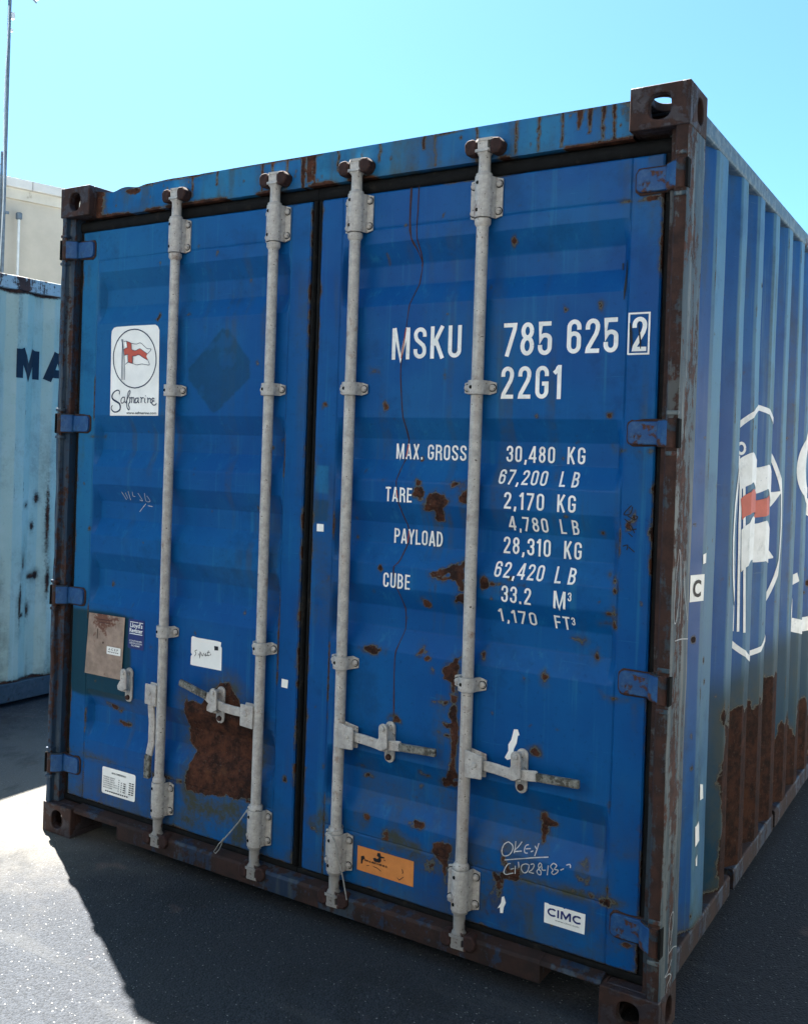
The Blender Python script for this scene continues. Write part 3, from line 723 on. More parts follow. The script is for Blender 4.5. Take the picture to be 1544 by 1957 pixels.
# ---- door sill with fork notches
mb = MB()
def sillseg(x0, x1, zb):
    mb.prism([(.014, zb), (.014, .112), (.022, .120), (.060, .128), (.110, .128), (.110, zb)], 'x', x0, x1)
sillseg(.1625, .214, .006 + .094); sillseg(.214, .402, .100); sillseg(.402, 2.100, .056); sillseg(2.100, 2.2755, .108)
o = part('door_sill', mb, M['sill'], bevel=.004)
o['label'] = 'rusted door sill with fork notches'
for x0, x1 in ((.196, .402), (2.100, 2.272)):   # linings of the fork notches
    mb = MB(); mb.box(x0, x1, .40, .41, .02, .10); part('notch_lining', mb, M['hole'])

# ---- side rails, roof, floor, far walls
for nm, x0, x1, z0, z1 in (('top_rail', 2.373, 2.433, 2.494, 2.552), ('top_rail', .005, .065, 2.494, 2.552)):
    mb = MB(); mb.box(x0, x1, .1785, L_ - .1785, z0, z1); part(nm, mb, M['rail'], bevel=.008)
for x0, x1 in ((2.378, 2.433), (.005, .060)):
    mb = MB()
    a, b = (x0, x1) if x0 > 1 else (x1, x0)
    for y0, y1 in ((.1785, .86), (.915, 1.62), (1.66, L_ - .1785)):
        mb.prism([(a, .116), (b, .116), (b, .178), (b - .004 * (1 if b > a else -1), .184), (a, .184)], 'y', y0, y1)
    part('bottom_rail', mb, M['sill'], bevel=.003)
    mb = MB(); mb.box(min(a, b) + .004, max(a, b) - .020, .19, L_ - .19, .118, .182); part('rail_web', mb, M['hole'])
mb = MB()
ys = np.linspace(.125, L_ - .03, 66); v = []; f = []
for i, y in enumerate(ys):
    zz = 2.553 + (.012 if i % 4 in (1, 2) else 0)
    v += [(.02, y, 2.549), (.09, y, zz), (2.348, y, zz), (2.418, y, 2.549)]
for i in range(len(ys) - 1):
    f += [(4 * i + k, 4 * i + k + 1, 4 * i + k + 5, 4 * i + k + 4) for k in range(3)]
mb.add(v, f); part('roof', mb, M['roofsheet'])
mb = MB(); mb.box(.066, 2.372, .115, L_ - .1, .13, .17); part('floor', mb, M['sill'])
mb = MB(); mb.box(.08, 2.36, .104, .112, .129, 2.45); part('inner_lining', mb, M['hole'])

XO = 2.431
_py = [.178, .250, .369, .481, .549, .631]; _px = [.037, .037, 0, 0, .036, .036]
k = 0
while .699 + .278 * k < 5.75:
    b = .699 + .278 * k
    _py += [b, b + .072, b + .140, b + .210]; _px += [0, 0, .036, .036]; k += 1
_py.append(5.885); _px.append(.036)
def side_x(Yy, Zz):
    e = sstep(2.494, 2.478, Zz) * sstep(.184, .200, Zz)
    return XO - np.interp(Yy, _py, _px) + .004 * (fbm(Yy, Zz, 3, 3) - .5) * e
def side_wear(Y, Z):
    n1 = fbm(Y, Z, 9, 4); n2 = fbm(Y + 4, Z, 3, 3); st = fbm(Y, Z * .08, 20, 4)
    R = np.zeros(Y.shape); T = np.zeros(Y.shape)
    rib = fbm(np.floor((Y - .30) / .139) * 1.7, Z * 0, 1.0, 1)
    top = .715 + .06 * (rib - .5) + .05 * (fbm(Y, Z * .3, 26, 3) - .5)
    pat = np.maximum(np.maximum(.70 - Y, Y - 1.62), np.maximum(Z - top, .10 - Z))
    R = np.maximum(R, np.clip(.5 - (pat + (n1 - .5) * .10 + (fbm(Y, Z, 40, 3) - .5) * .04) / .05, 0, 1))
    pat2 = np.maximum(np.maximum(1.60 - Y, Y - 2.7), np.maximum(Z - .55 + .25 * (st - .5), .10 - Z))
    R = np.maximum(R, np.clip(.5 - (pat2 + .06 + (n1 - .5) * .30) / .10, 0, .8))
    T = np.maximum(T, .92 * sstep(.14, .0, np.maximum(np.maximum(.66 - Y, Y - 2.6), np.maximum(Z - .80, .10 - Z)) + (n2 - .5) * .06))
    Hh = .8 * sstep(.12, 0, np.maximum(pat, 0)) * .8
    r = random.Random(9)
    for i in range(90):
        s_ = .002 + .008 * r.random() ** 3
        R = np.maximum(R, np.clip(.5 - (sdf_ell(Y, Z, (.2 + 2.2 * r.random(), .2 + 2.25 * r.random(), s_ * 1.4, s_ * r.uniform(.7, 1.8))) + .003 + (n1 - .5) * .02) / .022, 0, 1))
    # crests of the corrugations paled, their grazing sky reflection put into the colour
    crest = np.interp(Y, _py, _px) < .006
    A = np.where(crest, .85 + .6 * (st - .5), .10 * sstep(.4, .7, st))
    edge = np.min(np.abs(Y[..., None] - np.array([b for b in _py if b < 2.6])[None, None, :]), -1) if Y.shape[1] < 900 else 1
    R = np.maximum(R, np.clip(.52 - edge / .016, 0, 1) * sstep(.56, .70, fbm(Y * .4, Z, 9, 4)))
    Hh = np.maximum(Hh, .5 * sstep(.55, .75, st))
    Hh = np.maximum(Hh, .8 * np.clip(1 - (Z - .184) / .12, 0, 1))
    R = np.maximum(R, np.clip(.58 - (Z - .184) / .05 + (n1 - .5) * .6, 0, .7))
    return np.stack([R, np.clip(Hh, 0, 1), T, np.clip(A, 0, 1)], -1)
ys = np.concatenate([axis(.179, 2.45, .0065, [b for b in _py]), np.array([b for b in _py if b > 2.47])])
zs_ = axis(.184, 2.494, .0075, [])
Y, Z = np.meshgrid(ys, zs_)
P = np.stack([side_x(Y, Z), Y, Z], -1)
sw = child(place('side_wall', grid_mesh('side_wall', P, side_wear(Y, Z), M['side'])))
sw['label'] = 'corrugated blue side wall with white flag emblem and brown rust'
ys = np.array(_py); zs_ = np.linspace(.184, 2.494, 30); Y, Z = np.meshgrid(ys, zs_)
P = np.stack([W_ - side_x(Y, Z), Y, Z], -1); wr = np.zeros(Y.shape + (4,)); wr[..., 3] = .2
child(place('side_wall', grid_mesh('side_wall', P, wr, M['door'])))
xs = np.linspace(.10, 2.338, 34); X, Z = np.meshgrid(xs, np.linspace(.12, 2.52, 20))
P = np.stack([X, L_ - .06 + .036 * ((np.arange(34) // 2) % 2)[None, :] + 0 * Z, Z], -1); wr = np.zeros(X.shape + (4,))
child(place('end_wall', grid_mesh('end_wall', P, wr, M['door'])))

# ---- hinges: blade on the door, knuckle at the post
def hinge_mesh(s, seed):
    mb = MB(); rq = random.Random(seed)
    def plate(x1, hz, r, jit=0.0, low=0.0):
        o = [(.040, -hz - low)] + arc(x1 - r, -hz + r, r, r, -90, 0, 5) + arc(x1 - r, hz - r, r, r, 0, 90, 5) + [(.11, hz), (.075, hz), (.040, hz)]
        return [(x, z + rq.uniform(-jit, jit)) for x, z in o]
    mb.prism(plate(.150, .032, .016), 'y', .040, .058)
    mb.prism(plate(.1555, .0375, .018, .003), 'y', .0500, .060, 1)          # rusted weld bead round the blade
    mb.prism([(.026, .002), (.044, .006), (.068, .032), (.068, .052), (.026, .046)], 'z', -.034, .034)
    mb.prism([(.030, .008), (.044, .010), (.066, .034), (.066, .052), (.030, .046)], 'z', -.038, .038, 1)
    mb.tube([(.023, .014, -.040), (.023, .014, .040)], .0150, 16, 1)
    mb.tube([(.023, .014, -.052), (.023, .014, .052)], .007, 10, 1)
    mb.box(.0015, .0085, -.0005, .030, -.040, .040, 2)
    if s < 0:
        mb.v = [(-x, y, z) for x, y, z in mb.v]
    return mb.mesh('hinge', [M['hinge'], M['knuckle'], M['hole']], smooth=40)
for k, sg, x in (('l', 1, .0), ('r', -1, 2.4385)):
    for z in (2.345, 1.648, .955, .276):
        o = place('hinge', hinge_mesh(sg, int(z * 1000)), DOOR_O[k], (x, 0, z)); bv(o, .003)
    for z in (2.345, 1.648, .955, .276):   # post lugs above and below each knuckle
        for dz in (-.055, .055):
            lug = MB()
            lug.box(*( (.004, .036) if k == 'l' else (2.402, 2.434)), .001, .03, z + dz - .006, z + dz + .006)
            part('hinge_lug', lug, M['post_l'] if k == 'l' else M['post_r'], bevel=.003)

# ---- locking gear
BAR_Y, BAR_R = .026, .0182
BARS = ((.602, 'l'), (1.055, 'l'), (1.386, 'r'), (1.8375, 'r'))
def bracket_mesh(h, nb):
    mb = MB(); r = .0245
    path = [(-.052, .0505), (-.030, .0505)] + [(r * math.cos(math.radians(a)), BAR_Y - r * math.sin(math.radians(a))) for a in np.linspace(190, -10, 15)] + [(.030, .0505), (.052, .0505)]
    path = [(p[0], min(p[1], .0505)) for p in path]
    L, R = offset_path(path, .006)
    # flange ends get rounded corners by narrowing the first and last steps
    n = len(path)
    for i in range(n - 1):
        z0 = h / 2; z1 = h / 2
        if i == 0: z0 -= .006
        if i == n - 2: z1 -= .006
        v = [(L[i][0], L[i][1], -z0), (R[i][0], R[i][1], -z0), (R[i + 1][0], R[i + 1][1], -z1), (L[i + 1][0], L[i + 1][1], -z1),
             (L[i][0], L[i][1], z0), (R[i][0], R[i][1], z0), (R[i + 1][0], R[i + 1][1], z1), (L[i + 1][0], L[i + 1][1], z1)]
        f = [(0, 3, 2, 1), (4, 5, 6, 7), (0, 1, 5, 4) if i == 0 else None, (2, 3, 7, 6) if i == n - 2 else None, (1, 2, 6, 5), (3, 0, 4, 7)]
        mb.add(v, [q for q in f if q])
    for x in (-.041, .041):
        for z in ([0] if nb == 1 else [-h * .33, h * .33]):
            mb.tube([(x, .0478, z), (x, .0462, z)], .0125, 14, 1); mb.tube([(x, .0470, z), (x, .0405, z), (x, .0375, z)], [.0100, .0095, .0055], 12, 0)  # dark disc round each bolt paints its washer shadow
    for z in ([0] if nb == 1 else [-h * .33, h * .33]):
        mb.tube([(-.009, BAR_Y - .0268, z), (-.009, BAR_Y - .0200, z)], .0058, 10, 1)
    return mb.mesh('bearing_bracket', [M['bar'], M['hole']], smooth=40)
br_big, br_small = bracket_mesh(.124, 2), bracket_mesh(.042, 1)
def cam_mesh(m_):
    mb = MB()   # built pointing up from z=0 (bracket end) to the claw
    mb.tube([(0, BAR_Y, -.004), (0, BAR_Y, .008), (0, BAR_Y, .012), (0, BAR_Y, .060), (0, BAR_Y, .068)], [.0245, .0245, .0185, .0175, .022], 16)
    mb.prism([(-.016, BAR_Y - .019), (.016, BAR_Y - .019), (.019, BAR_Y + .012), (-.019, BAR_Y + .012)], 'z', .066, .108)
    mb.prism([(-.034, BAR_Y - .012), (-.020, BAR_Y - .022), (.022, BAR_Y - .024), (.036, BAR_Y - .008), (.030, BAR_Y + .010), (-.030, BAR_Y + .010)], 'z', .072, .080)
    mb.prism([(-.030, BAR_Y - .004), (-.014, BAR_Y - .022), (.030, BAR_Y - .020), (.038, BAR_Y - .004), (.030, BAR_Y + .012), (-.026, BAR_Y + .012)], 'z', .104, .112)
    return mb.mesh('cam', M[m_], smooth=40)
def keeper_mesh(s):
    mb = MB()
    if s < 0: mb.prism([(-.058, .078), (-.052, .066), (-.030, .064), (-.021, .072), (-.022, .102), (-.030, .114), (-.050, .112), (-.060, .100)], 'y', .006, .046)
    else: mb.prism([(.060, .080), (.050, .064), (.030, .062), (.021, .072), (.021, .098), (.028, .112), (.048, .110), (.062, .096)], 'y', .002, .046)
    return mb.mesh('cam_keeper', M['keeper'])
cam_me, cam_low, keep_l, keep_r = cam_mesh('bar'), cam_mesh('camlow'), keeper_mesh(-1), keeper_mesh(1)
HANDLES = {0: 'hang', 1: -1, 2: 1, 3: 1}
def handle(mb, path, y0=.012, hgt=.030):
    pass
for i, (bx, k) in enumerate(BARS):
    mb = MB()
    mb.tube([(bx, BAR_Y, .19), (bx + .0006 * (i - 1), BAR_Y + .001, .7), (bx - .0008, BAR_Y, 1.3), (bx, BAR_Y, 1.9), (bx, BAR_Y, 2.41)], BAR_R, 20)
    mb.tube([(bx, BAR_Y, .318), (bx, BAR_Y, .328), (bx, BAR_Y, .336)], [.0245, .0245, .0196], 20)
    mb.tube([(bx, BAR_Y, 2.262), (bx, BAR_Y, 2.270), (bx, BAR_Y, 2.284)], [.0196, .0245, .0245], 20)
    bar = part('locking_bar', mb, M['bar'], smooth=40)
    for z, me in ((2.350, br_big), (1.777, br_small), (.879, br_small), (.254, br_big)):
        bo = place('bearing_bracket', me, bar, (bx, 0, z), (0, 0, 0)); bv(bo, .0015)
    for z, s in ((2.412, 1), (.192, -1)):
        place('cam', cam_me if s > 0 else cam_low, bar, (bx, 0, z), (0, 0, 0), (1, 1, s))
        for km in (keep_l, keep_r): bv(child(place('cam_keeper', km, None, (bx, 0, z), (0, random.uniform(-.06, .06), 0), (1, 1, s))), .008, 3)
    hd_ = HANDLES[i]
    # hub welded to the bar
    mb = MB()
    s = -1 if (hd_ == 'hang' or hd_ == -1) else 1
    hx0, hx1 = sorted((bx + s * .010, bx + s * .066))
    hz = .642
    mb.prism([(hx0, hz - .040), (hx1, hz - .036), (hx1, hz + .034), (hx0, hz + .044)] if s > 0 else [(hx0, hz - .040), (hx1, hz - .044), (hx1, hz + .036), (hx0, hz + .036)], 'y', .004, .011)
    mb.prism([(hx0, hz - .040), (hx1, hz - .036), (hx1, hz + .034), (hx0, hz + .044)] if s > 0 else [(hx0, hz - .040), (hx1, hz - .044), (hx1, hz + .036), (hx0, hz + .036)], 'y', .034, .041)
    ex0, ex1 = (hx1 - .006, hx1) if False else ((hx0, hx0 + .012) if s > 0 else (hx1 - .012, hx1))
    mb.box(ex0, ex1, .0112, .0338, hz - .035, hz + .034)
    hcx = bx + s * .042
    mb.tube([(hcx, .0, hz + .004), (hcx, .044, hz + .004)], .0085, 12)
    ho = mb.build('handle_hub', M['bar'], bar); bv(ho, .003)
    # handle strap and grip
    mb = MB()
    if hd_ == 'hang':
        pth = [(hcx, hz + .01), (hcx - .004, .590), (hcx + .004, .53), (hcx + .003, .455), (hcx - .008, .408)]
        mb.strip(pth, .030, 'y', .016, .027)
        mb.strip([(hcx - .008, .410), (hcx - .010, .360), (hcx - .010, .322)], .026, 'y', .008, .026, 1)
    else:
        tilt = .03 if s < 0 else .0
        xr = bx + s * .180
        pth = [(hcx, hz + .004), (bx + s * .10, hz + .002), (bx + s * .155, hz - .004 + tilt * .3), (xr + s * .03, hz + .003 + tilt * .6), (xr + s * .055, hz + .006 + tilt)]
        mb.strip(pth, .032, 'y', .016, .026)
        mb.strip([(xr + s * .050, hz + .004 + tilt), (xr + s * .10, hz + .006 + tilt * 1.3), (xr + s * .178, hz + .010 + tilt * 1.8)], .024, 'y', .010, .026, 1)
    ho = mb.build('handle', [M['bar'], M['grip']], bar); bv(ho, .0035)
    # retainer: slotted plate with a pivoting catch
    rx = {0: .413, 1: .868, 2: 1.566, 3: 2.012}[i]
    mb = MB()
    plate = arc(0, .048, .018, .018, 0, 180, 8) + arc(0, -.048, .018, .018, 180, 360, 8)
    mb.prism([(rx + a, .646 + b) for a, b in plate], 'y', .0445, .0525)
    for dz in (.048, -.048):
        mb.tube([(rx - .001, .046, .646 + dz), (rx - .001, .036, .646 + dz)], [.010, .009], 12, 1 if dz < 0 else 0)
    catch = arc(0, .050, .0155, .0155, 0, 180, 8) + [(-.014, .02), (-.030 if hd_ == 'hang' else -.026, -.004), (-.026, -.018), (-.004, -.022), (.018, -.010), (.016, .02)]
    mb.prism([(rx - .004 + a, .646 + b) for a, b in catch], 'y', .004 if hd_ != 'hang' else .016, .012 if hd_ != 'hang' else .024)
    mb.tube([(rx - .004, .050, .696), (rx - .004, -.002 if hd_ != 'hang' else .010, .696)], .008, 12)
    mb.box(rx - .022, rx + .010, .012 if hd_ != 'hang' else .024, .045, .622, .630)
    ro = mb.build('handle_retainer', [M['bar'], M['keeper']], bar); bv(ro, .002)

# ------------------------------------------------------------------ stroke lettering
def glyph(ch):
    a, b, m, r, t, u = .075, .405, .24, .165, .925, .075
    st = lambda: arc(m, t - r, r, r, 0, 180) + arc(m, u + r, r, r, 180, 360) + [(b, t - r)]
    G_ = {
        'O': (.48, [st()]), '0': (.48, [st()]),
        'U': (.48, [[(a, 1)] + arc(m, u + r, r, r, 180, 360) + [(b, 1)]]),
        'C': (.48, [[(b, .66)] + arc(m, t - r, r, r, 0, 180) + arc(m, u + r, r, r, 180, 360) + [(b, .34)]]),
        'G': (.48, [[(b, .68)] + arc(m, t - r, r, r, 0, 180) + arc(m, u + r, r, r, 180, 360) + [(b, .46), (m, .46)]]),
        'S': (.48, [[(b, .69)] + arc(m, t - r, r, r, 0, 180) + [(a + .01, .68), (a + .05, .60), (b - .05, .42), (b - .01, .34)] + arc(m, u + r, r, r, 0, -180) + [(a, .31)]]),
        '3': (.47, [[(a, .69)] + arc(m, t - r, r, r, 180, 0) + [(b, .66), (b - .03, .58), (m + .05, .525), (m - .04, .525)], [(m - .02, .515), (m + .06, .51), (b - .02, .46), (b, .38)] + arc(m, u + r, r, r, 0, -180) + [(a, .31)]]),
        '2': (.47, [[(a, .68)] + arc(m, t - r, r, r, 180, 0) + [(b - .005, .68), (b - .05, .55), (a + .03, .16), (a + .012, u), (.47, u)]]),
        '5': (.48, [[(b + .035, t), (a, t), (a, .455), (a + .03, .53)] + arc(m, .46, r, .13, 120, 0) + arc(m, u + r, r, r, 0, -180) + [(a, .31)]]),
        '6': (.48, [[(b, .69)] + arc(m, t - r, r, r, 0, 180) + arc(m, u + r, r, r, 180, 360) + arc(m, .44, r, .145, 0, 170)]),
        '7': (.47, [[(0, t), (.40, t), (.385, .80), (.13, 0)]]),
        '8': (.48, [arc(m, .735, .150, .19, 0, 360, 28), arc(m, .30, .165, .225, 0, 360, 28)]),
        '1': (.30, [[(.205, 0), (.205, 1)], [(.02, .76), (.11, .83), (.175, .95)]]),
        '4': (.49, [[(.355, 0), (.355, 1)], [(.33, .97), (.055, .34), (.03, .27), (.49, .27)]]),
        'M': (.68, [[(a, 0), (a, 1)], [(a + .02, 1), (.34, .02), (.585, 1)], [(.605, 0), (.605, 1)]]),
        'K': (.50, [[(a, 0), (a, 1)], [(.43, 1), (.12, .42)], [(.20, .56), (.44, 0)]]),
        'A': (.52, [[(.065, 0), (.25, 1)], [(.27, 1), (.455, 0)], [(.14, .27), (.38, .27)]]),
        'X': (.50, [[(.065, 0), (.435, 1)], [(.065, 1), (.435, 0)]]),
        'R': (.50, [[(a, 0), (a, 1)], [(a, t)] + arc(.25, .72, .165, .205, 90, -90, 12) + [(a, .515)], [(.30, .50), (.41, .42), (.42, .20), (.44, 0)]]),
        'P': (.48, [[(a, 0), (a, 1)], [(a, t)] + arc(.25, .70, .165, .225, 90, -90, 12) + [(a, .475)]]),
        'B': (.50, [[(a, 0), (a, 1)], [(a, t)] + arc(.24, .73, .155, .195, 90, -90, 12) + [(a, .535)], [(a, .525)] + arc(.25, .30, .17, .225, 90, -90, 12) + [(a, u)]]),
        'D': (.50, [[(a, 0), (a, 1)], [(a, t), (.22, t)] + arc(.22, .5, .20, .425, 90, -90, 16) + [(a, u)]]),
        'T': (.46, [[(.23, 0), (.23, 1)], [(0, t), (.46, t)]]),
        'E': (.43, [[(a, 0), (a, 1)], [(a, t), (.43, t)], [(a, .52), (.40, .52)], [(a, u), (.43, u)]]),
        'F': (.42, [[(a, 0), (a, 1)], [(a, t), (.42, t)], [(a, .50), (.39, .50)]]),
        'L': (.42, [[(a, 0), (a, 1)], [(a, u), (.42, u)]]),
        'Y': (.50, [[(.05, 1), (.25, .42)], [(.45, 1), (.25, .42)], [(.25, .47), (.25, 0)]]),
        '.': (.20, [[(.10, 0), (.10, .16)]]), ',': (.20, [[(.125, .16), (.11, .04), (.07, -.13)]]), ' ': (.28, []),
    }
    return G_[ch]

def decal(name, polys, mapper, mat, parent, cut_axis=1, cuts=(), off=.0014, label=None, world_parent=True):
    """flat polygons in surface coordinates laid on a surface; mapper(u, v, off) -> xyz arrays"""
    bm = bmesh.new()
    for i, pl_ in enumerate(polys):
        for quad in pl_:
            try:
                bm.faces.new([bm.verts.new((q[0], q[1], i * .00012)) for q in quad])
            except ValueError:
                pass
    if name in ('sticker', 'sticker_scrap', 'data_plate') and cut_axis == 1:
        us = [v_.co.x for v_ in bm.verts]
        for j in range(1, 12):
            ux = min(us) + (max(us) - min(us)) * j / 12
            bmesh.ops.bisect_plane(bm, geom=bm.verts[:] + bm.edges[:] + bm.faces[:], dist=1e-6, plane_co=(ux, 0, 0), plane_no=(1, 0, 0))
    for cgeo in cuts:
        geom = bm.verts[:] + bm.edges[:] + bm.faces[:]
        co = (0, cgeo, 0) if cut_axis == 1 else (cgeo, 0, 0)
        no = (0, 1, 0) if cut_axis == 1 else (1, 0, 0)
        bmesh.ops.bisect_plane(bm, geom=geom, dist=1e-6, plane_co=co, plane_no=no)
    bmesh.ops.triangulate(bm, faces=[f_ for f_ in bm.faces if len(f_.verts) > 4])
    me = bpy.data.meshes.new(name)
    bm.to_mesh(me); bm.free()
    co = np.zeros(len(me.vertices) * 3, np.float32); me.vertices.foreach_get('co', co); co = co.reshape(-1, 3).astype(float)
    new = mapper(co[:, 0], co[:, 1], off + co[:, 2])
    me.vertices.foreach_set('co', np.stack(new, -1).reshape(-1).astype(np.float32))
    me.materials.append(mat); me.update()
    o = place(name, me)
    if parent is BOX: child(o)
    elif parent is not None: o.parent = parent
    if label: o['label'] = label
    return o
def ribbon(path, w):
    L, R = offset_path(path, w)
    return [(L[i], R[i], R[i + 1], L[i + 1]) for i in range(len(path) - 1)]
def smooth_path(p, n=5, closed=False):
    """Catmull-Rom through the points"""
    if len(p) < 3: return p
    o = []
    for i in range(len(p) - 1):
        p0 = p[i - 1] if i > 0 else (p[-2] if closed else p[0]); p1 = p[i]; p2 = p[i + 1]; p3 = p[i + 2] if i + 2 < len(p) else (p[1] if closed else p[-1])
        for j in range(n):
            t = j / n
            o.append(tuple(.5 * (2 * p1[k] + (p2[k] - p0[k]) * t + (2 * p0[k] - 5 * p1[k] + 4 * p2[k] - p3[k]) * t * t + (3 * p1[k] - p0[k] - 3 * p2[k] + p3[k]) * t ** 3) for k in (0, 1)))
    o.append(tuple(p[-1]))
    return o
def text_polys(s, x0, z0, h, width=None, stroke=.15, gap=.135, bold=None):
    x = 0; raw = []
    for ch in s:
        w, paths = glyph(ch)
        raw.append((x, paths)); x += w + gap
    total = x - gap
    sx = (width / total) if width else h
    out = []
    for x_, paths in raw:
        for p in paths:
            q = [(x0 + (x_ + a) * sx, z0 + b * h) for a, b in p]
            out.append(ribbon(q, stroke * (h * .5 + sx * .5)))
    return out
def on_door(u, v, off): return (u, door_y(u, v) - off, v)
ZCUT = sorted(ZBR)
def door_text(s, x0, x1, z0, z1, stroke=.15,  mat='white', name='lettering', gap=.135):
    cuts = [z for z in ZCUT if z0 - .02 < z < z1 + .02]
    return decal(name, text_polys(s, x0, z0, z1 - z0, x1 - x0, stroke * .86, gap), on_door, M[mat], DOOR_O['r'], 1, cuts)
door_text('MSKU', 1.521, 1.768, 1.871, 1.972, .15, gap=.13)
door_text('785', 1.905, 2.056, 1.871, 1.972, .155)
door_text('625', 2.100, 2.250, 1.873, 1.974, .155)
door_text('2', 2.288, 2.328, 1.874, 1.972, .155)
door_text('22G1', 1.902, 2.090, 1.743, 1.842, .155, gap=.17)
bx_ = [(2.2785, 1.868), (2.3345, 1.868), (2.3345, 1.981), (2.2785, 1.981)]
decal('check_digit_frame', [ribbon(bx_ + [bx_[0], bx_[1]], .005)[:4]], on_door, M['white'], DOOR_O['r'])
door_text('MAX.', 1.531, 1.629, 1.553, 1.602, .15); door_text('GROSS', 1.645, 1.780, 1.553, 1.602, .15, gap=.12)
door_text('TARE', 1.516, 1.613, 1.415, 1.462, .15)
door_text('PAYLOAD', 1.533, 1.710, 1.280, 1.328, .15, gap=.10)
door_text('CUBE', 1.518, 1.617, 1.138, 1.186, .15)
for s, x0, x1, z0, z1, s2, y0, y1 in (('30,480', 1.911, 2.064, 1.555, 1.605, 'KG', 2.101, 2.155), ('67,200', 1.900, 2.052, 1.488, 1.533, 'LB', 2.090, 2.148),
        ('2,170', 1.924, 2.050, 1.415, 1.466, 'KG', 2.089, 2.145), ('4,780', 1.934, 2.057, 1.350, 1.394, 'LB', 2.093, 2.150),
        ('28,310', 1.913, 2.062, 1.278, 1.330, 'KG', 2.102, 2.155), ('62,420', 1.898, 2.054, 1.208, 1.255, 'LB', 2.088, 2.150),
        ('33.2', 1.926, 2.020, 1.135, 1.186, 'M', 2.088, 2.125), ('1,170', 1.909, 2.031, 1.072, 1.113, 'FT', 2.085, 2.132)):
    door_text(s, x0, x1, z0, z1, .15, gap=.16)
    door_text(s2, y0, y1, z0, z1, .15, gap=.45 if s2 == 'LB' else .16)
door_text('3', 2.131, 2.141, 1.160, 1.186, .16); door_text('3', 2.137, 2.147, 1.088, 1.113, .16)

def door_ribbons(name, paths, w, mat, k, off=.0014, sm=True, label=None, parent=None):
    zz = [q[1] for p in paths for q in p]
    cuts = [z for z in ZCUT if min(zz) - .01 < z < max(zz) + .01]
    return decal(name, [ribbon(smooth_path(p, 4) if sm else p, w) for p in paths], on_door, M[mat], parent or DOOR_O[k], 1, cuts, off, label)
door_ribbons('chalk_note', CHALK_NOTE, .0028, 'chalk', 'r', .0012, label='chalked OKEY note')
for p in CHALK_SCRAWL: door_ribbons('chalk_stroke', [p], .0022, 'chalk', 'l')
for p in DARK_TAG: door_ribbons('marker_stroke', [p], .0030, 'ink', 'r')
w_ = [(.0070 if i < 8 else .0042) * random.uniform(.6, 1.2) for i in range((len(SCRATCH) - 1) * 4 + 1)]
decal('paint_scratch', [ribbon(smooth_path(SCRATCH, 4), w_), ribbon(smooth_path(SCRATCH_B, 4), .004)], on_door, M['scratch'], DOOR_O['r'], 1, ZCUT, .0010)
for nm, lo, hi in (('scratch_over_lettering', 1.871, 1.972), ('scratch_over_lettering', 1.553, 1.602), ('scratch_over_lettering', 1.415, 1.462), ('scratch_over_lettering', 1.280, 1.328)):
    seg = [p for p in smooth_path(SCRATCH, 8) if lo <= p[1] <= hi]
    if len(seg) > 1: decal(nm, [ribbon(seg, .0042)], on_door, M['redscratch'], DOOR_O['r'], 1, ZCUT, .0026)
for p, w in (([(2.282, 1.955), (2.285, 1.93), (2.288, 1.90), (2.287, 1.885)], [.003, .008, .006, .002]), ([(2.306, 1.958), (2.308, 1.93), (2.312, 1.90), (2.313, 1.882)], [.002, .004, .005, .002]),
      ([(2.262, 2.135), (2.264, 2.10), (2.264, 2.05), (2.262, 2.02)], [.002, .007, .007, .002]), ([(2.245, 2.13), (2.246, 2.11)], [.005, .003])):
    decal('paint_gouge', [ribbon(p, w)], on_door, M['ink'], DOOR_O['r'], 1, (), .0030)

# ------------------------------------------------------------------ stickers
def flat_plate(u, v, off): return (u, D - .002 - off + 0 * u, v)
def sheet(name, poly, off, mat, k=None, parent=None, cuts=None, label=None, flat=False):
    zz = [q[1] for q in poly]
    if cuts is None: cuts = [z for z in ZCUT if min(zz) < z < max(zz)]
    n = int((max(zz) - min(zz)) / .02)
    cuts = list(cuts) + [min(zz) + (max(zz) - min(zz)) * (i + 1) / (n + 1) for i in range(n)]
    o = decal(name, [[tuple(poly)]], flat_plate if flat else on_door, M[mat], parent if parent is not None else BOX, 1, cuts, off, label)
    return o
def rrect(x0, x1, z0, z1, r=.008):
    return arc(x1 - r, z1 - r, r, r, 0, 90, 5) + arc(x0 + r, z1 - r, r, r, 90, 180, 5) + arc(x0 + r, z0 + r, r, r, 180, 270, 5) + arc(x1 - r, z0 + r, r, r, 270, 360, 5)
def font_mesh(s, h, bold=0.0, sx=1.0, align='LEFT'):
    cu = bpy.data.curves.new('print', 'FONT'); cu.body = s; cu.size = 1.0; cu.offset = bold; cu.align_x = align; cu.resolution_u = 3
    o = bpy.data.objects.new('print', cu); COL.objects.link(o)
    dg = bpy.context.evaluated_depsgraph_get()
    me = bpy.data.meshes.new_from_object(o.evaluated_get(dg))
    bpy.data.objects.remove(o); bpy.data.curves.remove(cu)
    co = np.zeros(len(me.vertices) * 3, np.float32); me.vertices.foreach_get('co', co); co = co.reshape(-1, 3)
    return me, co
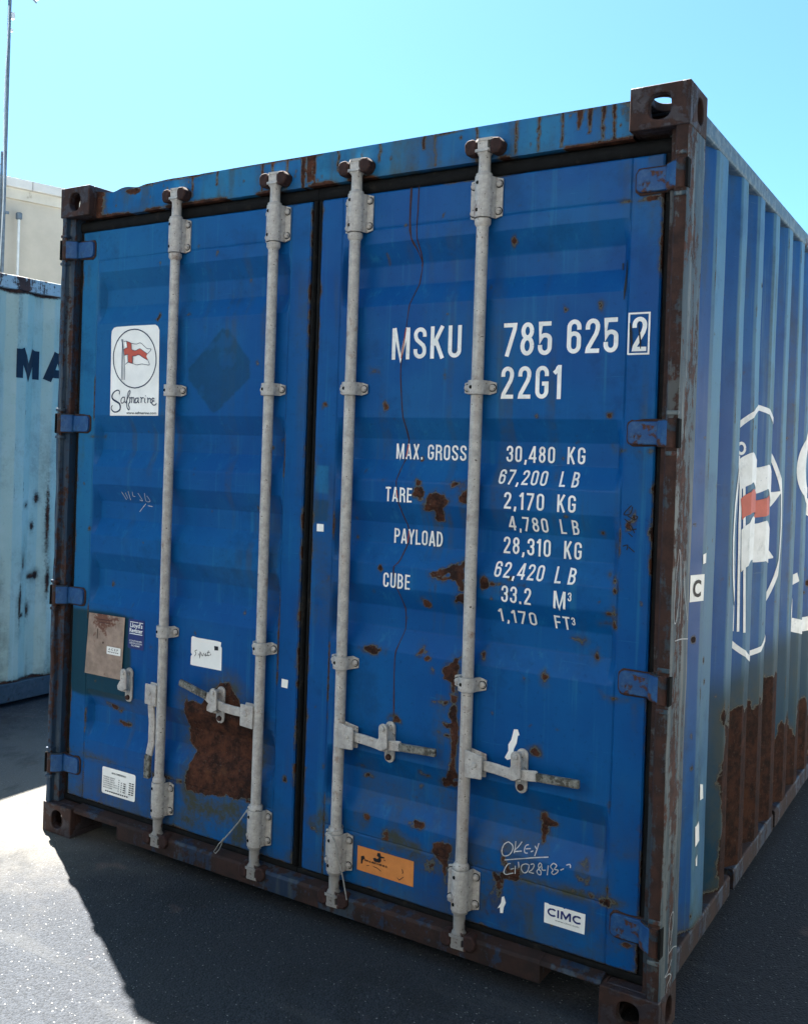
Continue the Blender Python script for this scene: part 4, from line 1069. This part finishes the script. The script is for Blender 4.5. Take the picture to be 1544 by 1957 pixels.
def print_text(s, x0, z0, h, x1=None, mat='black', parent=None, off=.0030, bold=0.0, name='print', mapper=on_door):
    me, co = font_mesh(s, h, bold)
    lo = co.min(0); hi = co.max(0)
    k = h / .73
    sx = (x1 - x0) / max(1e-6, hi[0] - lo[0]) if x1 else k
    u = x0 + (co[:, 0] - lo[0]) * sx; v = z0 + co[:, 1] * k
    new = mapper(u, v, off)
    me.vertices.foreach_set('co', np.stack(new, -1).reshape(-1).astype(np.float32))
    me.materials.clear(); me.materials.append(M[mat]); me.update()
    o = place(name, me)
    if parent is not None: o.parent = parent; o.matrix_parent_inverse = parent.matrix_parent_inverse if False else Matrix.Identity(4)
    return o

st1 = sheet('sticker', STICKER_OUT, .0016, 'paper', label='white sticker with an oval flag emblem and script lettering')
decal('emblem_ring', [ribbon(OVAL, .0046)], on_door, M['navy'], st1, 1, [z for z in ZCUT if 1.78 < z < 2.03], .0026)
decal('emblem_cross', [[tuple(p)] for p in FLAG_CROSS], on_door, M['red'], st1, 1, [], .0024)
decal('emblem_lines', [ribbon(smooth_path(p, 3), .0022) for p in FLAG_EDGE], on_door, M['navy'], st1, 1, [], .0030)
sp_ = [smooth_path(p, 5) for p in SCRIPT]
decal('script_lettering', [ribbon(p, [(.0028 + .0034 * (j == 0) * math.sin(math.pi * i / max(1, len(p) - 1)) ** 2 + .0010) for i in range(len(p))]) for j, p in enumerate(sp_)], on_door, M['navy'], st1, 1, [], .0028)
print_text('www.safmarine.com', .348, 1.689, .0105, .505, 'black', st1, .0028, .01)

pl_o = sheet('data_plate', [(.182, .898), (.379, .900), (.369, .656), (.166, .655)], .004, 'plate', flat=True, label='tarnished metal data plate')
lab = sheet('inspection_label', rrect(.287, .362, .748, .778, .003), .0058, 'paper', parent=pl_o, flat=True)
print_text('A C E P', .297, .7645, .0085, .350, 'black', lab, .0072, .01, mapper=flat_plate)
decal('print', [[((x, .756), (x + .006, .756), (x + .006, .7595), (x, .7595))] for x in (.295, .304, .315, .326, .337, .346)], flat_plate, M['black'], lab, 1, (), .0072)
for p, w in (([(.233, .84), (.232, .80)], .004), ([(.262, .79), (.268, .787)], .008), ([(.225, .878), (.31, .879)], .0022), ([(.24, .866), (.30, .867)], .002)): decal('pit', [ribbon(p, w)], flat_plate, M['scratch'], pl_o, 1, (), .0050)
ll = sheet('sticker', rrect(.3935, .4775, .785, .899, .006), .0016, 'lloyd', label='dark blue certification sticker')
print_text("Lloyd's", .404, .868, .017, .468, 'white', ll, .0026, .02); print_text('Register', .402, .849, .016, .470, 'white', ll, .0026, .02)
for p in ([(.403, .888), (.446, .888)], [(.450, .888), (.471, .888)], [(.402, .843), (.469, .843)]): decal('rule', [ribbon(p, .0028)], on_door, M['white'], ll, 1, (), .0026)
for t, z in (('CONTAINER', .813), ('CERTIFICATION', .804), ('SCHEME', .795)):
    print_text(t, .402 if t != 'SCHEME' else .413, z, .0062, .468 if t != 'SCHEME' else .457, 'white', ll, .0026, .01)
pw = sheet('sticker', [(.716, .868), (.722, .874), (.745, .871), (.84, .871), (.858, .869), (.856, .855), (.861, .85), (.862, .767), (.80, .767), (.722, .767), (.715, .769), (.716, .800), (.722, .806), (.716, .812)], .0016, 'paper', label='torn white paper sticker with scribble')
decal('scribble', [ribbon(smooth_path(p, 3), .0022) for p in SCRIBBLE], on_door, M['ink'], pw, 1, [], .0026)
decal('tear', [[((.826, .852), (.845, .852), (.846, .838), (.828, .836))]], on_door, M['ink'], pw, 1, [], .0026)
dm = sheet('sticker', rrect(.277, .456, .199, .303, .008), .0016, 'paper', label='white dimension table sticker')
print_text('MAIN DIMENSIONS', .330, .282, .0072, .405, 'black', dm, .0026, .012)
for i, t in enumerate(('INTERNAL LENGTH', 'INTERNAL WIDTH', 'INTERNAL HEIGHT', 'DOOR OPENING WIDTH', 'DOOR OPENING HEIGHT', 'MODEL NUMBER')):
    print_text(t, .285, .2635 - i * .0082, .0045, .285 + .0042 * len(t), 'black', dm, .0026, .012)
dash = []
for i in range(6):
    z = .2655 - i * .0082
    for x, w in ((.368, .004), (.382, .004), (.394, .012), (.424, .011), (.439, .010)):
        if not (i == 0 and x < .42 and x > .38): dash.append([((x, z - .002), (x + w, z - .002), (x + w, z + .002), (x, z + .002))])
for j in range(11):
    x = .300 + j * .0115
    dash.append([((x, .2105), (x + .0085, .2105), (x + .0085, .2150), (x, .2150))])
decal('print', dash, on_door, M['black'], dm, 1, (), .0026)
og = sheet('sticker', [(1.455, .284), (1.662, .284), (1.663, .203), (1.454, .204)], .0016, 'orange', label='orange sticker with half-worn black print')
blot = [[tuple(p)] for p in ([(1.469, .252), (1.480, .256), (1.484, .247), (1.476, .241), (1.474, .228), (1.469, .228)], [(1.513, .256), (1.522, .260), (1.530, .258), (1.536, .264), (1.528, .268), (1.530, .278), (1.540, .280), (1.544, .270), (1.556, .270), (1.556, .267), (1.543, .264), (1.545, .255), (1.538, .248), (1.520, .247)], [(1.553, .262), (1.560, .262), (1.558, .258)])]
for j, (x, w) in enumerate(((1.484, .014), (1.500, .007), (1.510, .018), (1.531, .004), (1.538, .012), (1.552, .007), (1.562, .009))):
    for q in range(int(w / .0032)):
        blot.append([((x + q * .0034, .2400), (x + q * .0034 + .0024, .2400), (x + q * .0034 + .0024, .2452 + .002 * ((q + j) % 3 == 0)), (x + q * .0034, .2452))])
decal('print', blot, on_door, M['black'], og, 1, (), .0026)
decal('print', [ribbon(p, .002) for p in ([(1.49, .226), (1.50, .229)], [(1.515, .230), (1.53, .229), (1.545, .222)], [(1.605, .218), (1.612, .212), (1.628, .226)], [(1.62, .25), (1.626, .24), (1.622, .236)])], on_door, M['black'], og, 1, (), .0026)
cm = sheet('sticker', [(2.093, .2775), (2.104, .2775), (2.108, .275), (2.148, .277), (2.152, .2745), (2.156, .277), (2.2145, .277), (2.213, .2185), (2.093, .2190)], .0016, 'paper', label='white maker sticker with bold navy letters')
def wide(ch):
    if ch == 'C': return .86, [[(.80, .80), (.66, .88), (.50, .90)] + arc(.50, .50, .39, .40, 90, 270, 12) + [(.66, .12), (.80, .20)]]
    if ch == 'I': return .26, [[(.13, 0), (.13, 1)]]
    return 1.06, [[(.12, 0), (.12, 1)], [(.16, 1), (.53, .22), (.90, 1)], [(.94, 0), (.94, 1)]]
tot = sum(wide(c_)[0] for c_ in 'CIMC') + .24; xx = 2.102; kx = (2.203 - 2.102) / tot; lp = []
for c_ in 'CIMC':
    w_c, ps = wide(c_)
    for p in ps: lp.append(ribbon([(xx + a * kx, .243 + b_ * .0235) for a, b_ in p], .0052))
    xx += (w_c + .08) * kx
decal('print', lp, on_door, M['lloyd'], cm, 1, (), .0026)
print_text('www.cimc.com', 2.126, .2325, .0055, 2.197, 'black', cm, .0026)
for i, p in enumerate(SCRAPS):
    sheet('sticker_scrap', p, .0014, 'paper')

# ------------------------------------------------------------------ side wall emblem
def on_side(u, v, off): return (side_x(u, v) + off, u, v)
YC = [b for b in _py if .2 < b < 3.6]
def side_decal(name, polys, mat, off=.0018, label=None, parent=None):
    # cut finely enough to follow the folds
    return decal(name, polys, on_side, M[mat], parent or sw, 0, YC, off, label)
def dense(p, s=.02):
    o = []
    for i in range(len(p) - 1):
        n = max(1, int(math.dist(p[i], p[i + 1]) / s))
        o += [(p[i][0] + (p[i + 1][0] - p[i][0]) * j / n, p[i][1] + (p[i + 1][1] - p[i][1]) * j / n) for j in range(n)]
    return o + [p[-1]]
side_decal('emblem_ring', [ribbon([(1.145 + .415 * math.cos(t), 1.33 + .453 * math.sin(t)) for t in np.linspace(0, 2 * math.pi, 90)], .020)], 'white', label='white ring of the flag emblem')
def band(top, bot):
    return [(top[i], bot[i], bot[i + 1], top[i + 1]) for i in range(len(top) - 1)]
def crv(p, n=6): return smooth_path(p, n)
side_decal('emblem_flag', [band(crv([(.915, 1.585), (.940, 1.600), (.990, 1.613), (1.045, 1.590), (1.10, 1.562), (1.20, 1.560), (1.29, 1.571), (1.36, 1.52), (1.455, 1.470), (1.535, 1.471)]), crv([(.925, 1.480), (.953, 1.495), (1.007, 1.509), (1.045, 1.490), (1.10, 1.465), (1.20, 1.465), (1.28, 1.482), (1.34, 1.43), (1.455, 1.397), (1.533, 1.464)]))], 'white', label='white upper half of the flag emblem')
side_decal('emblem_cross', [band(crv([(.93, 1.452), (.957, 1.469), (1.022, 1.485), (1.10, 1.440), (1.20, 1.440), (1.30, 1.460)]), crv([(.94, 1.380), (.966, 1.396), (1.032, 1.404), (1.10, 1.380), (1.20, 1.378), (1.30, 1.388)])), band([(1.06, 1.575), (1.08, 1.57), (1.10, 1.562)], [(1.06, 1.235), (1.08, 1.23), (1.10, 1.225)])], 'red', .0030, label='red cross of the flag emblem')
side_decal('emblem_flag', [band(crv([(.94, 1.345), (.965, 1.363), (1.028, 1.390), (1.10, 1.362), (1.20, 1.355), (1.28, 1.364), (1.36, 1.31), (1.455, 1.262), (1.504, 1.216)]), crv([(.945, 1.200), (.969, 1.217), (1.022, 1.238), (1.10, 1.220), (1.20, 1.214), (1.28, 1.215), (1.36, 1.200), (1.455, 1.205), (1.504, 1.210)]))], 'white', label='white lower half of the flag emblem')
for p in ([(.925, 1.585), (.928, 1.546), (.934, 1.25), (.939, .995)], [(.936, 1.56), (.944, 1.50), (.956, 1.30), (.967, .99)], [(.915, 1.60), (.912, 1.40), (.913, 1.20), (.914, .998)]):
    side_decal('emblem_pole', [ribbon(dense(p), .011)], 'white')
side_decal('emblem_pole_top', [ribbon([(.925 + .016 * math.cos(t), 1.625 + .018 * math.sin(t)) for t in np.linspace(0, 2 * math.pi, 17)], .010)], 'white')
S_ = crv([(2.75, 1.52), (2.62, 1.72), (2.35, 1.76), (2.15, 1.70), (2.075, 1.58), (2.12, 1.46), (2.33, 1.385), (2.58, 1.25), (2.66, 1.08), (2.55, .91), (2.34, .852), (2.08, .875), (1.90, .94), (1.93, 1.03), (2.07, 1.09)], 7)
wd = [.040 + .032 * math.sin(math.pi * i / (len(S_) - 1)) for i in range(len(S_))]
side_decal('script_lettering', [ribbon(S_, wd)], 'white', label='large white script letter')
cst = side_decal('sticker', [[((.292, 1.163), (.363, 1.163), (.363, 1.242), (.292, 1.242))]], 'paper', .0018, label='small white sticker with the letter C')
print_text('C', .306, 1.178, .050, .346, 'black', cst, .0032, .03, mapper=on_side)
for p in ([(.395, .61), (.430, .60), (.440, .555), (.400, .56)], [(.362, .49), (.395, .50), (.408, .437), (.366, .43)], [(.352, 1.30), (.368, 1.305), (.368, 1.275), (.354, 1.272)], [(.372, .39), (.39, .40), (.392, .365), (.376, .37)]):
    side_decal('sticker_scrap', [[tuple(p)]], 'paper')

# chalk loops on the right post
def on_post(u, v, off): return (2.4355 + off + 0 * u, u, v)
for p, w in [(p, .0030) for p in ([(.05, 1.335), (.025, 1.25), (.02, 1.15), (.045, 1.145), (.07, 1.24), (.06, 1.32), (.05, 1.335)], [(.075, 1.32), (.085, 1.20), (.08, 1.13)], [(.10, 1.30), (.12, 1.22), (.16, 1.13)], [(.038, 1.088), (.10, 1.085), (.172, 1.076)])] + [(p, .0028) for p in ([(.082, .195), (.084, .26), (.09, .315), (.118, .326), (.126, .30), (.10, .24)], [(.09, .22), (.13, .222), (.17, .21)], [(.123, .192), (.09, .175), (.055, .168), (.10, .16), (.12, .145), (.085, .135), (.076, .110)])]:
    decal('chalk_loop', [ribbon(smooth_path(p, 4), w)], on_post, M['chalk'], BOX, 0, (), .0015)

# ------------------------------------------------------------------ cable seals hanging from the bars
mb = MB()
a = Vector((1.036, .0, .310))
mb.tube([(1.036, .004, .318), (1.030, -.002, .306), (1.0, .006, .268), (.955, .010, .215), (.925, .010, .180)], .0022, 6)
mb.tube([(.925, .010, .180), (.912, .008, .168), (.898, .008, .145), (.888, .009, .132), (.896, .010, .128), (.912, .010, .146), (.922, .010, .168), (.926, .010, .182)], .0018, 6)
mb.tube([(.932, .010, .190), (.922, .010, .176)], .0042, 8)
mb.tube([(1.055 + .0225 * math.cos(t), BAR_Y + .0225 * math.sin(t), .328 + .004 * math.sin(2 * t)) for t in np.linspace(math.pi, 3 * math.pi, 18)], .0018, 6)
tag(mb.build('wire_seal', M['wire'], None, smooth=60), 'cut wire seal ending in a loop, on the second locking bar from the left', 'wire seal', 'cut seals on the locking bars')
mb = MB()
mb.tube([(1.368, .006, .330), (1.385, -.004, .322), (1.402, -.004, .300), (1.415, .000, .25), (1.432, .004, .19), (1.450, .004, .12)], .0022, 6)
mb.tube([(1.386 + .0230 * math.cos(t), BAR_Y + .0230 * math.sin(t), .334 + .006 * math.sin(t)) for t in np.linspace(0, 4 * math.pi, 30)], .0018, 6)
tag(mb.build('wire_seal', M['wire'], None, smooth=60), 'straight wire seal hanging from the third locking bar beside the orange sticker', 'wire seal', 'cut seals on the locking bars')

# ================================================================== the pale container on the left
NX = -1.61; NY0, NY1 = .15, .15 + 6.058
NB = empty('shipping_container', (NX - 1.219, NY0, 0))
tag(NB, 'pale blue shipping container with dark navy letters standing at the left behind the blue one', 'container')
def nchild(o):
    o.parent = NB; o.matrix_parent_inverse = Matrix.Translation(-Vector(NB.location)); return o
ny = [NY0 + .178]; nx_ = [.036]
b = 1.413 - .278 * 4
while b + .278 < NY1 - .2:
    if b > NY0 + .25:
        ny += [b - .068 - .004, b - .004, b + .068, b + .136]; nx_ += [.030, 0, 0, .030]
    b += .278
ny.append(NY1 - .178); nx_.append(.030)
# measured folds: crest 1.138-1.216, fold beyond it, next crest from 1.413
def n_x(Yy): return NX - .004 - np.interp(Yy, ny, nx_)
ys = np.concatenate([axis(NY0 + .179, 2.3, .010, ny), np.array([q for q in ny if q > 2.32])]); zs_ = axis(.145, 2.455, .012, [])
Y, Z = np.meshgrid(ys, zs_)
n1 = fbm(Y, Z, 9, 4); st = fbm(Y, Z * .1, 14, 4)
R = np.zeros(Y.shape); Hh = np.zeros(Y.shape)
for e in ((1.33, 1.23, .012, .022), (1.245, 1.19, .012, .010), (1.30, .76, .024, .013), (1.335, .765, .012, .018), (1.21, .66, .010, .05), (1.205, .60, .008, .07), (1.28, .56, .009, .03), (1.22, .535, .014, .009), (1.23, .83, .006, .02), (1.30, 1.06, .010, .018), (1.40, 1.1, .006, .12), (1.41, .72, .008, .06)):
    sd = sdf_ell(Y, Z, e) + (n1 - .5) * .012
    R = np.maximum(R, np.clip(.5 - sd / .03, 0, 1)); Hh = np.maximum(Hh, .6 * np.clip(1 - np.maximum(sd, 0) / .03, 0, 1))
for yy in (1.141, 1.413, 1.21):
    R = np.maximum(R, np.clip(.5 - np.abs(Y - yy) / .010, 0, 1) * sstep(.60, .70, fbm(Y * .3, Z, 12, 4)) * 1.02)
Hh = np.maximum(Hh, .55 * sstep(.55, .78, st) + .5 * np.clip(1 - (Z - .145) / .05, 0, 1) + .35 * sstep(.25, .0, np.abs(Z - 1.45)) * sstep(1.25, 1.3, Y))
R = np.maximum(R, np.clip(.5 - (Z - .145 - .012) / .03 + (n1 - .5) * .7, 0, .62))
R = np.maximum(R, np.clip(.5 - (2.455 - Z - .014) / .03 + (n1 - .5) * .9, 0, .66))
wr = np.stack([R, np.clip(Hh, 0, 1), 0 * R, .4 * sstep(.45, .7, n1)], -1)
nw = nchild(place('side_wall', grid_mesh('side_wall', np.stack([n_x(Y), Y, Z], -1), wr, M['nblue'])))
def on_neigh(u, v, off): return (n_x(np.asarray(u)) + off, u, v)
x_ = 1.127
for ch, w, sp_g in (('M', .195, .026), ('A', .185, .03), ('E', .14, .03), ('R', .16, .03), ('S', .15, .03), ('K', .17, .03)):
    gw, paths = glyph(ch)
    if ch == 'M': paths = [[(.09, 0), (.09, 1)], [(.12, 1), (.34, .20), (.56, 1)], [(.59, 0), (.59, 1)]]
    if ch == 'A': paths = [[(.07, 0), (.25, 1)], [(.27, 1), (.45, 0)], [(.14, .25), (.38, .25)]]
    polys = []
    for p in paths:
        q = [(x_ + a_ / gw * w, 1.943 + b_ * .170) for a_, b_ in p]
        polys.append(ribbon(q, .050))
    decal('lettering', polys, on_neigh, M['nletter'], nw, 0, [q for q in ny if x_ - .05 < q < x_ + w + .05], .002)
    x_ += w + sp_g
for nm, z0, z1, mt in (('top_rail', 2.457, 2.535, 'nrail'), ('bottom_rail', .03, .143, 'ndark')):
    for xa, xb in ((NX - .065, NX - .002), (NX - 2.436, NX - 2.373)):
        mb = MB(); mb.box(xa, xb, NY0 + .179, NY1 - .179, z0, z1); nchild(mb.build(nm, M[mt], None, None, .006))
for sx in (0, 1):
    for sy in (0, 1):
        for sz in (0, 1):
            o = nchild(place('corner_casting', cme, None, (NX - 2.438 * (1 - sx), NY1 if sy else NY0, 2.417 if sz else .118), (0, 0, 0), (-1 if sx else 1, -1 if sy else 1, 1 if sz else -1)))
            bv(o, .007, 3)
        mb = MB(); x0 = NX - .10 if sx else NX - 2.434
        y0 = NY1 - .17 if sy else NY0 + .004
        mb.box(x0, x0 + .096, y0, y0 + .166, .118, 2.417); nchild(mb.build('corner_post', M['nrail'], None, None, .006))
mb = MB(); mb.box(NX - 2.37, NX - .067, NY0 + .03, NY1 - .03, 2.50, 2.522); nchild(mb.build('roof', M['nrail']))
for k_, (y, w, h) in enumerate(((1.22, .16, .020), (1.50, .20, .016))):
    mb = MB(); mb.prism([(y - w / 2, 2.522), (y + w / 2, 2.522), (y + w * .4, 2.536 + h), (y - w * .36, 2.536 + h)], 'x', NX - .40, NX - .10)
    nchild(mb.build('roof_patch', M['fascia'], None, None, .004))
for x0, x1, y0, y1, nm in ((NX - 2.432, NX - 2.425, NY0 + .18, NY1 - .18, 'side_wall'), (NX - 2.33, NX - .11, NY0 + .05, NY0 + .06, 'door_panel'), (NX - 2.33, NX - .11, NY1 - .06, NY1 - .05, 'end_wall')):
    mb = MB(); mb.box(x0, x1, y0, y1, .12, 2.46); nchild(mb.build(nm, M['nrail']))

# ================================================================== building behind
wdir = Vector((.225, .974, 0)).normalized(); wnor = Vector((wdir.y, -wdir.x, 0))
Bp = Vector((-6.05, 4.78, 0))
bl = empty('yard_building', Bp)
tag(bl, 'cream rendered building with a pale fascia rising behind the pale container', 'building')
ang = math.atan2(wdir.y, wdir.x)
bl.rotation_euler = (0, 0, ang)
# local: x along the wall, -y towards the yard
def bpart(name, mb, mat, bevel=0): return mb.build(name, M[mat], bl, None, bevel)
mb = MB(); mb.box(-4, 9, 0, 7, 0, 4.28); bpart('wall', mb, 'wall')
mb = MB(); mb.box(-4.1, 9.1, -.03, 7.03, 4.281, 4.40); bpart('eaves_trim', mb, 'cream', .004)
for i in range(11):
    x0 = -4.15 + i * 1.21 + .62
    mb = MB(); mb.box(x0, x0 + 1.204, -.075, 7.07, 4.401, 4.502); bpart('fascia_panel', mb, 'fascia', .006)
mb = MB(); mb.prism([(-.07, 4.503), (7.07, 4.503), (3.5, 5.1)], 'x', -3.4, 9.0)
bpart('roof', mb, 'roof')

def wpt(u, d, z):   # along wall, out of wall, height
    q = Bp + wdir * u + wnor * d
    return Vector((q.x, q.y, z))
vp = empty('vent_pipe', wpt(-.075, .10, 0)); tag(vp, 'thin white vent pipe with a cap against the cream wall', 'pipe')
mb = MB(); mb.tube([(0, 0, 0), (0, 0, 4.05)], .015, 12); mb.build('pipe', M['pipe'], vp, smooth=40)
mb = MB(); mb.tube([(0, 0, 4.04), (0, 0, 4.05), (0, 0, 4.11), (0, 0, 4.12)], [.024, .036, .036, .024], 12); mb.build('cap', M['mast'], vp, smooth=40)

ma = empty('antenna_mast', wpt(-.315, .22, 0)); ma.rotation_euler = (0, 0, ang); tag(ma, 'tall thin galvanised antenna mast with cables at the far left', 'mast')
mb = MB(); mb.tube([(0, 0, 0), (.0, 0, 4.9)], .020, 12); mb.tube([(0, 0, 4.9), (.0, 0, 8.6)], .020, 12); mb.build('pole', M['mast'], ma, smooth=40)
mb = MB(); mb.tube([(-.024, -.012, 3)] + [(-.026 + .010 * math.sin(z * 3.3), -.012, z) for z in np.linspace(3.2, 6.3, 16)], .006, 6); mb.build('cable', M['pipe'], ma, smooth=40)
mb = MB(); mb.box(.012, .055, -.03, .02, 6.17, 6.24); mb.box(.010, .040, -.025, .015, 6.03, 6.06); mb.build('junction_box', M['pipe'], ma, bevel=.004)
mb = MB(); mb.tube([(0, 0, 6.62), (.18, -.02, 6.50), (.30, -.03, 6.42)], .010, 8)
mb.tube([(.20, -.12, 6.49), (.20, .12, 6.49)], .005, 6); mb.build('antenna_arm', M['mast'], ma, smooth=40)
mb = MB()
for k_ in range(4): mb.box(.20 + .035 * k_, .224 + .035 * k_, -.05, .02, 6.50 - .012 * k_, 6.64 - .02 * k_)
mb.build('antenna_panel', M['pipe'], ma, bevel=.004)
mb = MB(); mb.box(.01, .06, -.01, .01, 4.05, 4.08); mb.build('wall_bracket', M['mast'], ma)

la = empty('roof_ladder', wpt(-.345, .20, 0)); la.rotation_euler = (0, 0, ang); tag(la, 'galvanised ladder fixed to the cream wall beside the mast', 'ladder')
for s in (0, 1):
    mb = MB(); mb.tube([(-.40 * s, 0, .3), (-.40 * s, 0, 4.72)], .014, 8)
    mb.build('rail', M['mast'], la, smooth=40)
for i in range(17):
    mb = MB(); mb.tube([(-.40, 0, .42 + i * .26), (0, 0, .42 + i * .26)], .008, 8); mb.build('rung', M['mast'], la, smooth=40)

# ================================================================== unseen containers added behind and beside the camera to shape the door light
def unseen_light_box(loc, rotz, mat, label):
    e = empty('shipping_container', loc); e.rotation_euler = (0, 0, rotz)  # out of view, added to shape the light on the doors
    tag(e, label, 'container')
    mb = MB()   # local: x along the length 0..6.058, y 0..2.438
    def wall(p0, p1, nrm, n):
        p0, p1, nrm = Vector(p0), Vector(p1), Vector(nrm); v = []; f = []
        for i in range(n + 1):
            q = p0.lerp(p1, i / n) - nrm * (.036 if (i // 2) % 2 else 0)
            v += [(q.x, q.y, .15), (q.x, q.y, 2.49)]
        f = [(2 * i, 2 * i + 2, 2 * i + 3, 2 * i + 1) for i in range(n)]
        w = MB(); w.add(v, f); return w
    for nm, a, b_, nn, n in (('side_wall', (.16, .01, 0), (5.9, .01, 0), (0, -1, 0), 84), ('side_wall', (.16, 2.428, 0), (5.9, 2.428, 0), (0, 1, 0), 84), ('end_wall', (.03, .12, 0), (.03, 2.31, 0), (-1, 0, 0), 32), ('end_wall', (6.03, .12, 0), (6.03, 2.31, 0), (1, 0, 0), 32)):
        wall(a, b_, nn, n).build(nm, mat, e)
    for y in (.0, 2.374):
        for z0, z1, nm in ((.03, .15, 'bottom_rail'), (2.49, 2.57, 'top_rail')):
            mb = MB(); mb.box(.18, 5.878, y, y + .064, z0, z1); mb.build(nm, mat, e)
    for x in (.0, 5.958):
        for y in (.0, 2.338):
            mb = MB(); mb.box(x, x + .1, y, y + .1, .118, 2.473); mb.build('corner_post', mat, e)
    for sx in (0, 1):
        for sy in (0, 1):
            for sz in (0, 1):
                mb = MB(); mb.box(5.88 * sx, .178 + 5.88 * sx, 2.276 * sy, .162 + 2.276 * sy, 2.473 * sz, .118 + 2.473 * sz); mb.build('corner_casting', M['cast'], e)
    mb = MB(); mb.box(.1, 5.95, .065, 2.373, 2.53, 2.56); mb.build('roof', mat, e)
M['yred'] = steel('grey_green_paint', (.075, .085, .08), .70, pale=(.11, .12, .11))
M['ygrey'] = steel('white_paint', (.74, .72, .67), .76, pale=(.76, .74, .70))  # pale so the added boxes bounce sunlight onto the doors
M['ymid'] = steel('grey_paint', (.30, .30, .29), .72, pale=(.36, .36, .35))
YB = 5.0
unseen_light_box((-2.6, -YB - 2.44, 0), 0, M['yred'], 'unseen grey-green container added behind the camera to block sky light, lower one of its stack')
unseen_light_box((-2.6, -YB - 2.44, 2.592), 0, M['ygrey'], 'unseen white container added on the grey-green one behind the camera to bounce light')
unseen_light_box((3.6, -YB - 2.44, 0), 0, M['yred'], 'unseen grey-green container added at ground level behind the camera to block sky light')
unseen_light_box((3.6, -YB - 2.44, 2.592), 0, M['ymid'], 'unseen grey container added on the right grey-green one behind the camera to shape the light')
YR = 6.6
unseen_light_box((YR + 2.44, -4.6, 0), math.pi / 2, M['yred'], 'unseen grey-green container added right of the camera to block light, lower one of its stack')
unseen_light_box((YR + 2.44, -4.6, 2.592), math.pi / 2, M['yred'], 'unseen grey-green container added on top of the stack right of the camera to block light')
unseen_light_box((YR + 2.44, 1.7, 0), math.pi / 2, M['ygrey'], 'unseen white container added far right beyond the frame to shape the light')
